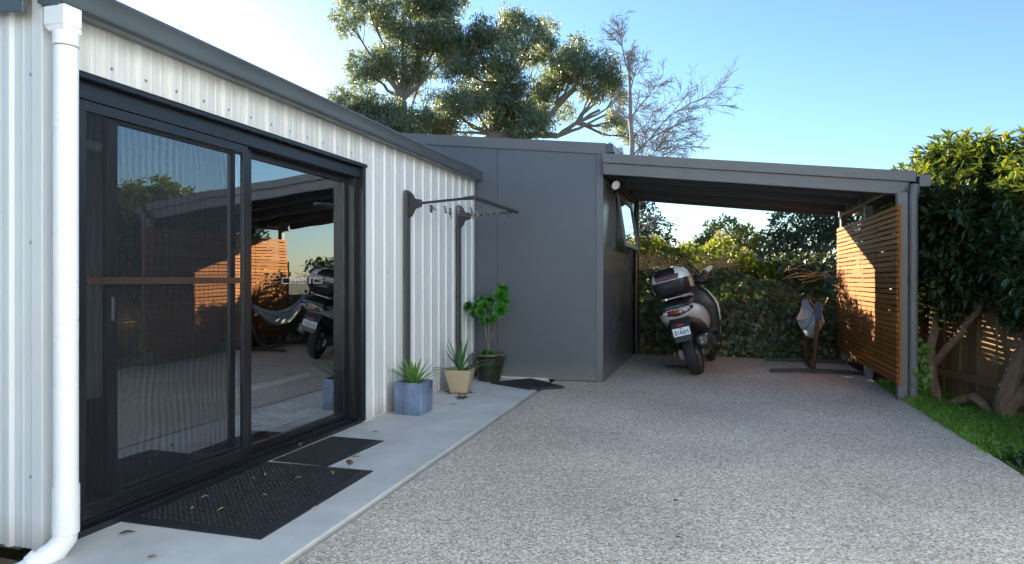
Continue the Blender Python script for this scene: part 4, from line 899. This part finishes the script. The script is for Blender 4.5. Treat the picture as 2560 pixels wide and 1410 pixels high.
for a_ in ((-2.63, 2.44, .002, .075, .022, .6, 'brown', "long brown dry leaf on the concrete before the large mat's near corner", .15),
           (-2.62, 2.93, MZ, .045, .02, 1.0, 'tan', "pale brown leaf on the large mat, nearest the glass door"),
           (-2.56, 2.78, MZ, .035, .018, 2.0, 'tan', "small tan leaf near the left rim of the large mat"),
           (-2.40, 2.80, MZ, .05, .012, 1.2, 'yellow', "yellow crescent leaf in the middle of the large mat's near half"),
           (-2.58, 3.38, MZ, .04, .013, 2.2, 'yellow', "yellow leaf towards the far left of the large mat"),
           (-2.60, 3.29, MZ, .018, .012, .4, 'yellow', "tiny yellow leaf fragment on the far left of the large mat"),
           (-2.34, 3.37, MZ, .045, .02, .9, 'tan', "curled pale leaf in the large mat's far half"),
           (-2.34, 3.05, MZ, .035, .011, .2, 'yellow', "yellow curled leaf in the centre of the large mat"),
           (-2.21, 3.52, MZ, .055, .014, 2.6, 'yellow', "slim yellow leaf near the far right corner of the large mat"),
           (-2.17, 3.61, MZ, .025, .016, .3, 'tan', "small reddish leaf under the upright brown leaf on the large mat"),
           (-2.71, 4.06, .013, .055, .018, -.7, 'brown', "brown leaf on the small mat near the door sill"),
           (-2.29, 3.93, .002, .06, .014, .3, 'brown', "thin brown leaf on the concrete right of the small mat", .12),
           (-2.52, 4.62, .002, .06, .013, .2, 'brown', "thin dry leaf on the concrete beyond the small mat", .12),
           (-2.36, 5.85, .002, .07, .014, .1, 'dark', "dark flat leaf on the concrete before the tan pot", .08),
           (-2.30, 2.26, .002, .04, .025, .5, 'tan', "small brown leaf on the concrete at the front of the path", .2),
           (-.188, 3.67, -.003, .03, .018, .5, 'dark', "dark leaf lying alone in the middle of the aggregate drive", .3),
           (-.152, 3.15, -.003, .03, .012, .1, 'dark', "small dark leaf nearest the camera on the aggregate drive", .3),
           (-1.972, 2.985, .003, .06, .012, 1.3, 'yellow', "pale leaf stuck at the right edge of the large mat")):
    dry(*a_)
up = dry(-2.2, 3.70, .035, .05, .035, 1.2, 'brown', "upright curled brown leaf standing at the far edge of the large mat", .5); up.rotation_euler = (1.2, .3, .6)
up = dry(-2.80+.03, 4.0, .035, .045, .025, 1.2, 'brown', "upright brown leaf at the sill beside the small mat", .5); up.rotation_euler = (1.0, -.3, 1.2)
mb = MB()
for k in range(26):
    a_ = random.uniform(0, 6.28); p = Vector((-2.40+random.gauss(0, .025), 6.18+random.gauss(0, .03), .004)); q = p+Vector((math.cos(a_), math.sin(a_), random.uniform(0, .5))).normalized()*.05
    mb.tube([p, (p+q)/2+Vector((0, 0, .012)), q], .003, 4)
tag(mb.build("twig_clump", TWIG), "small dark clump of dry twigs on the concrete in front of the tan pot", "twigs")

# ------------------------------------------------------------------ ivy hedge over the back fence
hd = thing("ivy_hedge", "tall ivy hedge over the back fence with bare stems and pale flower heads on top", "hedge", (.3, 10.95, 0))
IVYM = leafmat("ivy leaf", (.025, .05, .024), (.065, .105, .045), .2, .42)
IVYT = leafmat("backlit ivy crown leaf", (.085, .14, .03), (.17, .22, .045), .45, .4)  # brighter and yellower than the hedge face, backlight put into the colour
IVYR = leafmat("reddened ivy leaf", (.10, .03, .02), (.14, .05, .03), .25, .4)
def ivytop(x): return 1.42-.06*(x+1.2)-.22*max(0, x-.2)+.05*math.sin(x*3.1)+.03*math.sin(x*8)
def hx(n_): return rng.uniform(-1.6, 1.85, n_)
n_ = 6500; x = hx(n_); tp = np.array([ivytop(a_) for a_ in x]); z = rng.uniform(-.05, 1, n_)**.9*tp
bul = .17*np.sin(x*4+z*3)*np.sin(z*5+x)+.06*np.sin(x*11)*np.sin(z*9)
y = 10.84+bul*.7+rng.uniform(-.06, .10, n_)+np.where(z > tp-.15, (z-tp+.15)*.9, 0)
P = np.stack([x, y, z], 1); Nn = unit(np.stack([rng.normal(0, .35, n_), -1+rng.normal(0, .25, n_), .35+rng.normal(0, .35, n_)], 1))
D = np.stack([rng.normal(0, .45, n_), rng.normal(-.15, .2, n_), -.8+rng.normal(0, .3, n_)], 1)
leaves("foliage", P, D, Nn, rng.uniform(.05, .085, n_), rng.uniform(.05, .085, n_), IVYM, hd, IVY)
sel = rng.random(n_) < .03
leaves("red_leaves", P[sel]+np.array([0, -.015, 0]), D[sel], Nn[sel], .06, .06, IVYR, hd, IVY)
# loose crown on top
n_ = 3700; x = hx(n_); tp = np.array([ivytop(a_) for a_ in x]); hgt = .50+.07*np.sin(x*5+1)+.06*np.sin(x*13)-.06-np.where(x > .3, (x-.3)*.14, 0)
z = tp+.08+rng.uniform(0, 1, n_)**.8*(hgt-.08); y = 11.05+rng.uniform(-.1, .28, n_)+np.clip((x+.35)*.9, 0, .8)
P = np.stack([x, y, z], 1); D = rand_unit(n_)*.8+np.array([0, -.2, -.1]); Nn = rand_unit(n_)+np.array([0, -.4, .8])
leaves("crown_foliage", P, D, Nn, rng.uniform(.05, .085, n_), rng.uniform(.04, .06, n_), IVYT, hd, LANCE)
n_ = 900; x = hx(n_); tp = np.array([ivytop(a_) for a_ in x]); z = tp+rng.uniform(-.1, .22, n_); y = 11.1+rng.uniform(0, .2, n_)+np.clip((x+.35)*.9, 0, .8)
leaves("inner_foliage", np.stack([x, y, z], 1), rand_unit(n_), rand_unit(n_), .08, .06, IVYM, hd, IVY)
n_ = 700; x = rng.uniform(1.0, 1.9, n_); z = rng.uniform(.7, 1.62, n_); y = 11.55+rng.uniform(-.1, .35, n_)
n2 = 2600; x2 = rng.uniform(-.2, 2.1, n2); x = np.concatenate([x, x2]); y = np.concatenate([y, 11.9+rng.uniform(0, .35, n2)]); z = np.concatenate([z, rng.uniform(.7, 1.52, n2)]); n_ += n2
leaves("end_foliage", np.stack([x, y, z], 1), rand_unit(n_)+np.array([0, 0, -.5]), rand_unit(n_)+np.array([0, -.8, .3]), .085, .07, IVYM, hd, IVY)
STK = M("bare ivy stem", (.52, .38, .25), .9, 0, .25, 10, .3, 40)
mb = MB()
for k in range(110):
    x0 = random.uniform(-1.5, .3); zt = ivytop(x0); p = Vector((x0, 10.88+random.uniform(-.05, .12), zt-.12)); pts = [p]; a_ = random.gauss(0, .6)
    nseg = random.randint(4, 6)
    for i in range(nseg):
        a_ += random.gauss(0, .45); p = p+Vector((math.sin(a_)*.085, random.uniform(-.01, .04), math.cos(a_)*.085)); pts.append(p)
        if i in (1, 2, 3) and random.random() < .6:
            b_ = a_+random.choice((-1, 1))*random.uniform(.5, 1.1); q = [p]
            for j in range(3): b_ += random.gauss(0, .3); q.append(q[-1]+Vector((math.sin(b_)*.06, random.uniform(-.02, .03), math.cos(b_)*.06)))
            mb.tube(q, [.0042, .0036, .003, .002], 4, False)
    r0 = random.uniform(.005, .011); mb.tube(pts, [r0*(1-.5*i/len(pts)) for i in range(len(pts))], 5, False)
for k in range(240):
    x0 = random.uniform(-1.5, .3); p = Vector((x0, 10.86+random.uniform(-.06, .1), ivytop(x0)+random.uniform(-.08, .12))); a_ = random.uniform(-1.8, 1.8)
    q = p+Vector((math.sin(a_), random.uniform(-.3, .3), math.cos(a_)))*random.uniform(.06, .14); mb.tube([p, (p+q)/2+Vector((random.uniform(-.02, .02), 0, random.uniform(-.02, .02))), q], [.003, .0025, .0015], 3, False)
mb.build("bare_stems", STK, hd); mb = MB()
for k in range(9):
    p = Vector((random.uniform(.9, 1.4), 10.80, random.uniform(1.05, 1.35))); pts = [p]; a_ = random.uniform(.9, 1.5)
    for i in range(6): a_ += random.gauss(0, .15); p = p+Vector((math.sin(a_)*.08, 0, math.cos(a_)*.08)); pts.append(p)
    mb.tube(pts, [.006]*3+[.004]*4, 5, False)
mb.build("trailing_stems", STK, hd)
FLW = leafmat("ivy flower head", (.34, .31, .16), (.45, .40, .22), .35, .7, (1.5, 1.3, .8))
Pf = []; 
for k in range(170):
    x0 = random.uniform(-1.5, 1.6); zc = ivytop(x0)+.46+.07*math.sin(x0*5+1)+.06*math.sin(x0*13)+random.uniform(-.08, .10)-.06-max(0, x0-.3)*.14; c_ = np.array([x0, 11.05+random.uniform(-.05, .3)+min(.8, max(0, (x0+.35)*.9)), zc])
    for j in range(26): Pf.append(c_+rand_unit(1)[0]*.028)
Pf = np.array(Pf); leaves("flower_heads", Pf, rand_unit(len(Pf)), rand_unit(len(Pf)), .018, .018, FLW, hd)

# ------------------------------------------------------------------ trees
BARK = M("pale bark", (.27, .22, .18), .9, 0, .35, 6, .5, 30, stretch=(3, 3, .6))
BARKD = M("brown fibrous bark", (.20, .135, .09), .95, 0, .4, 8, .9, 40, stretch=(4, 4, .5))
BARKW = M("grey twig bark", (.27, .25, .25), .9, 0, .2, 6, .3, 30)
EUC = leafmat("gum leaf", (.13, .165, .12), (.27, .31, .22), .38, .32, (1.5, 1.6, 1.05))
def clumpleaves(C, per, size, ratio, down, flat=.8):
    P = []; 
    C = [(x+q[0]*r_*.8, y+q[1]*r_, z+q[2]*r_*.75, r_*random.uniform(.5, .72)) for x, y, z, r_ in C for q in rand_unit(4)]
    for (x, y, z, r_) in C:
        k = int(.72*per*(r_/1.0)**2)
        # leaves hang on many small twig tips spread through the clump
        nt_ = max(8, k//16); tips = rand_unit(nt_)*(rng.uniform(.35, 1.0, (nt_, 1))**.6)*np.array([r_*1.15, r_*1.4, r_*.92])+np.array([x, y, z])
        idx = rng.integers(0, nt_, k); P.append(tips[idx]+rng.normal(0, .15, (k, 3)))
    P = np.concatenate(P); n_ = len(P)
    D = rand_unit(n_)+np.array([0, 0, -down]); return P, D, rand_unit(n_), rng.uniform(.7, 1.25, n_)*size, rng.uniform(.8, 1.2, n_)*size*ratio
def limb(mb, pts, r0, r1, n=7, wob=.05):
    pts = [Vector(p) for p in pts]; out = [pts[0]]
    for a_, b_ in zip(pts, pts[1:]):
        for k in (1, 2, 3):
            q = a_.lerp(b_, k/3)
            if k < 3: q += Vector((random.uniform(-wob, wob), random.uniform(-wob, wob), random.uniform(-wob, wob)*.5))*(a_-b_).length
            out.append(q)
    m_ = len(out); mb.tube(out, [r0+(r1-r0)*i/(m_-1) for i in range(m_)], n, False)
LC = [(-19.32, 33, 10.08, 1.35), (-18.24, 33.36, 9.48, 1.4), (-17.04, 33.72, 9.24, 1.25), (-15.6, 34.08, 9.12, 1.35), (-20.04, 32.69, 10.2, 0.72), (-14.88, 34.32, 9.24, 0.84), (-18.24, 33.34, 16.25, 1.25), (-16.85, 33.77, 16.01, 1.34), (-15.55, 34.15, 15.67, 1.46), (-14.47, 34.49, 14.88, 1.34), (-13.61, 34.75, 13.99, 1.01), (-17.28, 33.62, 17.02, 1.34), (-15.12, 34.3, 17.14, 1.34), (-19.01, 33.1, 15.22, 0.67), (-19.44, 32.98, 13.2, 1.01), (-18.36, 33.31, 13.54, 1.13), (-17.18, 33.67, 13.2, 1.13), (-15.98, 34.03, 13.99, 0.91), (-16.2, 33.96, 12.96, 0.91), (-19.66, 32.9, 11.04, 0.91), (-18.58, 33.24, 10.61, 1.13), (-17.4, 33.6, 10.15, 1.01), (-16.63, 33.82, 9.7, 0.67), (-16.8, 34.32, 18, 1.44), (-14.88, 34.8, 17.76, 1.2)]
RC = [(-11.93, 34.01, 14.66, 0.98), (-10.99, 34.3, 15.1, 0.98), (-12.55, 33.82, 14.02, 0.77), (-9.22, 34.82, 15.1, 0.86), (-9, 34.9, 14.02, 0.98), (-9.84, 34.63, 14.02, 0.65), (-12.96, 33.7, 12.48, 0.98), (-12.12, 33.94, 13.13, 0.98), (-11.3, 34.2, 12.26, 1.08), (-10.25, 34.51, 12.91, 0.98), (-14.21, 33.31, 10.94, 0.98), (-14.64, 33.17, 9.65, 0.98), (-13.39, 33.55, 10.08, 1.08), (-12.12, 33.94, 10.73, 1.2), (-10.87, 34.32, 10.73, 1.2), (-9.84, 34.63, 11.4, 1.08), (-9, 34.9, 12.26, 0.98), (-8.59, 35.02, 10.73, 0.98), (-9.22, 34.82, 9.86, 0.98), (-10.46, 34.44, 9.65, 1.08), (-11.5, 34.13, 9.65, 0.86), (-7.32, 35.4, 13.58, 1.08), (-6.29, 35.71, 12.7, 0.98), (-5.86, 35.83, 12.05, 0.86), (-7.13, 35.47, 12.26, 1.08), (-7.94, 35.21, 13.13, 0.98), (-6.29, 35.71, 11.4, 0.65), (-5.45, 35.98, 12.48, 0.55), (-4.92, 36.12, 11.18, 0.48), (-5.04, 36.1, 10.08, 0.6), (-4.73, 36.19, 9.22, 0.48), (-5.23, 36.02, 9.86, 0.48)]
def spread(C): return [(x+random.uniform(-.12, .12), y+random.uniform(-1.2, 1.7), z, r_) for x, y, z, r_ in C]
te = thing("eucalyptus_tree", "tall gum tree whose forked trunk shows left of the roofline, hanging grey green leaves", "tree", (-16.8, 33.8, 0))
LC2 = spread(LC)
leaves("crown", *clumpleaves(LC2, 1900, .25, .2, .9), EUC, te, LANCE)
mb = MB(); limb(mb, [(-16.8, 33.8, -.2), (-16.9, 33.7, 4), (-16.85, 33.8, 9.1), (-16.74, 33.8, 11.2)], .5, .27, 10, .02)
for c_ in LC2:
    st = Vector((-16.76, 33.8, 11.2 if c_[2] > 13 else 9+random.uniform(-.8, 1.6))); e_ = Vector(c_[:3]); mid = st.lerp(e_, .45)+Vector((0, 0, -.3+.5*(c_[2] > 13)))
    limb(mb, [st, mid, e_], .13, .03, 6, .06)
    for k in range(5): limb(mb, [mid.lerp(e_, .5), e_+Vector((random.uniform(-1, 1), random.uniform(-1, 1), random.uniform(-.6, 1)))*c_[3]], .035, .01, 4, .08)
mb.build("trunk", BARK, te)
te = thing("eucalyptus_tree", "broad many limbed gum tree rising behind the charcoal extension, drooping dark crown", "tree", (-13.0, 33.9, 0))
RC2 = spread(RC)
leaves("crown", *clumpleaves(RC2, 1900, .25, .2, .9), EUC, te, LANCE)
mb = MB(); B0 = Vector((-12.2, 34, 7.4)); limb(mb, [(-13.0, 33.9, -.2), B0], .6, .46, 10, .02)
N1 = Vector((-11.6, 34.1, 9.1)); N2 = Vector((-9.1, 34.85, 9.1)); N3 = Vector((-8.06, 35.2, 9.0)); limb(mb, [B0, N1], .3, .22); limb(mb, [N1, (-10.4, 34.5, 8.9), N2], .26, .18); limb(mb, [N2, N3], .2, .16)
N1b = Vector((-10.7, 34.4, 11.8)); limb(mb, [N1, N1b, (-9.84, 34.6, 13.4)], .2, .1); N2b = Vector((-8.16, 35.1, 10.5)); limb(mb, [N2, N2b, (-7.13, 35.5, 11.6)], .18, .1); N3b = Vector((-7.13, 35.5, 9.7)); limb(mb, [N3, N3b, (-5.86, 35.8, 10.4)], .14, .07)
limb(mb, [N3, (-6.96, 35.5, 9.4), (-5.5, 36, 10.2)], .11, .05)
for c_ in RC2:
    e_ = Vector(c_[:3]); cand = [q for q in (N1, N1b, N2, N2b, N3b) if q.z < e_.z+.7] or [N1]; st = min(cand, key=lambda q: (q-e_).length); mid = st.lerp(e_, .5)+Vector((0, 0, -.2))
    limb(mb, [st, mid, e_], .095, .025, 6, .06)
    for k in range(5): limb(mb, [mid.lerp(e_, .5), e_+Vector((random.uniform(-1, 1), random.uniform(-1, 1), random.uniform(-.6, 1)))*c_[3]], .035, .01, 4, .08)
mb.build("trunk", BARK, te)
# bare tree
tb_ = thing("bare_tree", "leafless pale grey tree with fine twigs right of the gum crown", "tree", (-1.6, 14.14, 0))
mb = MB(); twigs = MB()
def grow(p, d, L_, r_, depth):
    pts = [p]; q = p.copy(); dd = d.copy(); n_ = 5
    for i in range(n_):
        dd = (dd+Vector((random.gauss(0, .12), random.gauss(0, .12), random.gauss(0, .10)-(0.03 if depth < 2 else 0)))).normalized(); q = q+dd*(L_/n_); pts.append(q.copy())
    (mb if depth > 1 else twigs).tube(pts, [max(.0035, r_*(1-.62*i/n_)) for i in range(n_+1)], 6 if depth > 1 else 4, False)
    if depth == 0: return
    for k in range(random.randint(7, 9) if depth > 1 else random.randint(5, 7)):
        i = random.randint(1, n_); ax = Vector((random.gauss(0, 1), random.gauss(0, 1), random.gauss(0, .6))).normalized()
        nd = (dd*.9+ax*.75+Vector((0, 0, .08))).normalized(); grow(pts[i], nd, L_*random.uniform(.34, .6), r_*.45, depth-1)
tr_ = [(-1.6, 14.14, -.2), (-1.61, 14.14, 2.4), (-1.63, 14.14, 3.8), (-1.67, 14.12, 5.0), (-1.70, 14.12, 5.7)]
limb(mb, tr_, .075, .028, 8, .015)
for p0, p1, r_ in (((-1.69, 14.12, 5.6), (-1.72, 14.1, 6.15), .02), ((-1.70, 14.12, 5.6), (-2.02, 14.02, 6.55), .022), ((-1.67, 14.12, 5.0), (-1.35, 14.25, 6.0), .022), ((-1.66, 14.12, 4.6), (-1.02, 14.33, 5.35), .028), ((-1.64, 14.13, 4.2), (-.95, 14.4, 4.95), .022), ((-1.62, 14.13, 3.8), (-.62, 14.43, 5.05), .03), ((-1.61, 14.13, 3.7), (-.42, 14.5, 5.2), .026), ((-1.6, 14.13, 3.5), (-.75, 14.4, 4.35), .024), ((-1.6, 14.13, 3.4), (-.45, 14.5, 4.1), .02), ((-1.64, 14.13, 4.5), (-1.95, 14.0, 5.1), .018), ((-1.6, 14.13, 3.6), (-2.1, 14.0, 4.1), .014)):
    p0 = Vector(p0); p1 = Vector(p1); grow(p0, (p1-p0).normalized(), (p1-p0).length*.86, r_*.8, 3)
for p0, p1 in (((-1.6, 14.1, 2.35), (-.9, 14.2, 2.55)), ((-1.6, 14.1, 2.1), (-1.0, 14.1, 2.5)), ((-1.6, 14.1, 2.6), (-.6, 14.2, 2.3))):
    p0 = Vector(p0); p1 = Vector(p1); grow(p0, (p1-p0).normalized(), (p1-p0).length, .014, 1)
mb.build("trunk", BARKW, tb_); twigs.build("twigs", BARKW, tb_)
# trees beyond the hedge
BG1 = leafmat("far olive leaf", (.09, .12, .035), (.17, .19, .055), .40, .5); BG2 = leafmat("far dark leaf", (.03, .05, .028), (.065, .09, .045), .3, .45)
def bgtree(label, base, blobs, per, size, mat, trunk_top):
    t = thing("leafy_tree", label, "tree", base, group="trees beyond the back hedge")
    P = []
    for (x, y, z, rx, rz) in blobs:
        k = int(per*rx*rz); u = rand_unit(k)*(rng.uniform(.25, 1, (k, 1))**.35); lump = 1+.14*np.sin(u[:, :1]*7+x)*np.sin(u[:, 2:]*8+z); P.append(u*lump*np.array([rx, rx, rz])+np.array([x, y, z]))
    P = np.concatenate(P); n_ = len(P)
    leaves("crown", P, rand_unit(n_), rand_unit(n_)+np.array([0, 0, .4]), rng.uniform(.7, 1.3, n_)*size, rng.uniform(.7, 1.3, n_)*size*.5, mat, t)
    mb = MB(); b = Vector(base); limb(mb, [b, Vector(trunk_top)], .2, .1, 8, .03)
    for (x, y, z, rx, rz) in blobs: limb(mb, [Vector(trunk_top), (x, y, z)], .07, .02, 6)
    mb.build("trunk", BARKD, t)
bgtree("rounded olive green tree in the middle beyond the hedge, sunlit", (.4, 21.2, -.2), [(.35, 21.0, 2.35, .75, .75), (.95, 21.2, 2.25, .55, .6), (-.25, 20.8, 2.05, .5, .5), (1.4, 21.3, 2.1, .4, .45), (-.6, 20.8, 1.8, .35, .4), (.3, 21, 1.5, 1.3, .6)], 2600, .13, BG1, (.4, 21.2, 1.4))
bgtree("dark bushy tree at the right beyond the hedge beside the slat screen", (2.3, 17.0, -.2), [(1.95, 17, 2.4, .75, .7), (2.6, 17.2, 2.75, .8, .75), (1.5, 16.8, 1.95, .5, .5), (2.3, 17, 1.7, 1.2, .8), (3.3, 17.4, 2.6, .8, .8), (3.0, 17.2, 3.1, .6, .5)], 2400, .11, BG2, (2.3, 17.0, 1.5))
bgtree("dark conical tree at the left beyond the hedge next to the extension", (-1.55, 15.6, -.2), [(-1.6, 15.6, 2.55, .45, .6), (-1.35, 15.5, 2.15, .5, .55), (-1.75, 15.6, 1.8, .7, .7), (-1.1, 15.5, 1.75, .45, .5), (-1.75, 15.7, 3.0, .3, .4)], 3000, .09, BG2, (-1.55, 15.6, 1.5))

# ------------------------------------------------------------------ big leafed trees along the right fence
RB = leafmat("glossy hedge leaf", (.028, .055, .026), (.07, .11, .045), .28, .3, (2.6, 2.3, .8))
RBLIT = leafmat("sunlit hedge leaf", (.06, .11, .03), (.14, .18, .04), .42, .38, (2.0, 1.8, .7))  # yellower copy of the leaf, painting sunlight on the crown tops
def whorls(Cs, n_, up=.35, out=1.0, k=8, size=.108, ratio=.3, shell=.5):
    P = []; D = []; 
    tot = sum(r_[0]*r_[1]*r_[2] for _, r_ in Cs)
    for c_, r_ in Cs:
        m_ = int(n_*r_[0]*r_[1]*r_[2]/tot); u = rand_unit(m_); rad = rng.uniform(shell, 1, (m_, 1))**.7
        lump = 1+.12*np.sin(u[:, :1]*9+c_[0]*3)*np.sin(u[:, 2:]*10+c_[1])
        p = u*rad*lump*np.array(r_)+np.array(c_); ax = unit(u*out+np.array([0, 0, up])+rng.normal(0, .25, (m_, 3)))
        for j in range(k):
            d_ = unit(ax*.55+rand_unit(m_)); P.append(p+ax*rng.uniform(-.04, .03, (m_, 1))); D.append(d_)
    P = np.concatenate(P); D = np.concatenate(D); n2 = len(P)
    return P, D, rand_unit(n2)*.5+np.array([0, 0, 1.]), rng.uniform(.75, 1.2, n2)*size, rng.uniform(.85, 1.15, n2)*size*ratio
def rtree(label, base, Cs, tops, nw, nt_, trunks):
    t = thing("hedge_tree", label, "tree", base, group="trees along the right fence")
    leaves("crown", *whorls(Cs, nw), RB, t, LANCE, .18)
    leaves("lit_top_leaves", *whorls(tops, nt_, .9, .5, 9, .11, .27, .3), RBLIT, t, LANCE, .2)
    mb = MB()
    for pts, r0, r1 in trunks: limb(mb, pts, r0, r1, 10, .04)
    for c_, r_ in Cs:
        for k in range(7):
            u = rand_unit(1)[0]; limb(mb, [trunks[0][0][-1], Vector(c_)+Vector(u*np.array(r_)*.85)], .022, .005, 5, .06)
    mb.build("trunk", BARKD, t)
rtree("dense leafy tree right behind the carport downpipe, thin forked trunk", (2.25, 7.95, -.14),
      [((2.55, 8.55, 1.65), (.5, 1.1, .95)), ((2.45, 9.9, 1.6), (.45, .9, .95)), ((2.38, 7.85, 1.55), (.32, .55, .75)), ((2.65, 8.2, 2.2), (.4, .7, .42))],
      [((2.5, 8.3, 2.5), (.36, .6, .26)), ((2.75, 7.75, 2.42), (.35, .5, .25)), ((2.4, 9.4, 2.4), (.3, .7, .25))], 3300, 340,
      [([(2.25, 7.95, -.14), (2.22, 8.0, .3), (2.28, 8.1, .8), (2.4, 8.3, 1.3)], .06, .035), ([(2.23, 8.0, .28), (2.42, 7.8, .62), (2.6, 7.7, 1.0)], .04, .03), ([(2.3, 7.9, -.14), (2.5, 7.65, .02), (2.62, 7.5, -.12)], .05, .04)])
rtree("dense leafy tree at the right edge with a thick pale forked trunk", (2.68, 7.4, -.14),
      [((2.95, 7.15, 1.5), (.5, .85, .85)), ((3.15, 6.2, 1.45), (.5, .8, .85)), ((2.75, 6.75, 1.25), (.3, .5, .5))],
      [((2.95, 7.0, 2.22), (.4, .6, .22)), ((3.2, 6.2, 2.15), (.4, .6, .22)), ((2.72, 6.95, 1.95), (.2, .4, .3))], 3300, 260,
      [([(2.66, 7.4, -.16), (2.68, 7.38, .1), (2.74, 7.3, .4), (2.85, 7.2, .85)], .105, .05), ([(2.70, 7.36, .0), (2.82, 7.22, .2), (2.95, 7.0, .45), (3.05, 6.8, .9)], .075, .045)])
# fine shrub low beside the downpipe, grass, weeds
GR = leafmat("lawn blade", (.10, .22, .03), (.20, .36, .06), .4, .5); GRD = leafmat("low weed leaf", (.09, .20, .035), (.15, .28, .05), .35, .5)
def gz_(x): return -.02-.12*np.minimum(1, (x-1.835)/.55)
n_ = 16000; x = 1.81+rng.uniform(0, 1, n_)**1.1*1.3; y = rng.uniform(4.7, 8.6, n_)
dens = np.where(y > 5.3, 1., .35)*(np.sin(x*5+y*2.2)*np.sin(y*3.1-x*2)*.5+.75+(y > 5.9)*.4); keep = rng.random(n_) < dens; x = x[keep]; y = y[keep]; n_ = len(x)
P = np.stack([x, y, gz_(x)], 1); D = rand_unit(n_)*.75+np.array([0, 0, 1.]); hgt = np.where(y > 5.6, .085, .05)*rng.uniform(.6, 1.3, n_)
o_ = leaves("grass", P, D, rand_unit(n_)+.01, hgt, rng.uniform(.007, .012, n_), GR); tag(o_, "short bright green grass beside the drive", "grass", kind="stuff")
n_ = 7000; x = 1.86+rng.uniform(0, 1.3, n_); y = rng.uniform(5.2, 8.6, n_); P = np.stack([x, y, gz_(x)+rng.uniform(.01, .07, n_)], 1)
o_ = leaves("clover", P, rand_unit(n_)*np.array([1, 1, .3]), rng.normal(0, .3, (n_, 3))+np.array([0, 0, 1.]), .028, .024, GRD); tag(o_, "low clover leaves growing through the grass by the drive", "clover", kind="stuff")
cen = [(2.02, 4.55, 0), (2.1, 4.75, 0), (1.98, 4.9, 0), (2.15, 5.05, 0), (2.0, 5.2, 0), (2.2, 4.5, 0), (2.3, 4.9, 0)]
P = []; D = []
for cx0, cy0, cz0 in cen:
    k = 110; a_ = rng.uniform(0, 6.283, k); rr_ = rng.uniform(0, .09, k); P.append(np.stack([cx0+rr_*np.cos(a_), cy0+rr_*np.sin(a_), -.06+rng.uniform(.02, .09, k)], 1)); D.append(np.stack([np.cos(a_), np.sin(a_), rng.normal(.2, .3, k)], 1))
P = np.concatenate(P); D = np.concatenate(D); n_ = len(P)
o_ = leaves("ground_cover", P, D, rng.normal(0, .3, (n_, 3))+np.array([0, 0, 1.]), .055, .035, leafmat("dark ground cover leaf", (.02, .045, .02), (.04, .08, .03), .25, .4), None, LANCE); tag(o_, "dark low leafy weeds along the drive's edge at the right", "weeds", kind="stuff")
cl_ = thing("climber_plant", "small round leafed climber at the foot of the carport downpipe", "plant", (1.99, 7.5, -.05))
n_ = 150; z = rng.uniform(0, .62, n_); P = np.stack([1.98+rng.normal(0, .05, n_), 7.55+rng.normal(0, .08, n_), z-.05], 1)
leaves("foliage", P, rand_unit(n_)+np.array([0, -.4, -.3]), rand_unit(n_)*.4+np.array([0, -1, .4]), .06, .055, GRD, cl_, IVY)
mb = MB(); mb.tube([(1.98, 7.58, -.05), (1.97, 7.56, .3), (1.98, 7.57, .6)], .006, 5); mb.build("stem", BARKD, cl_)
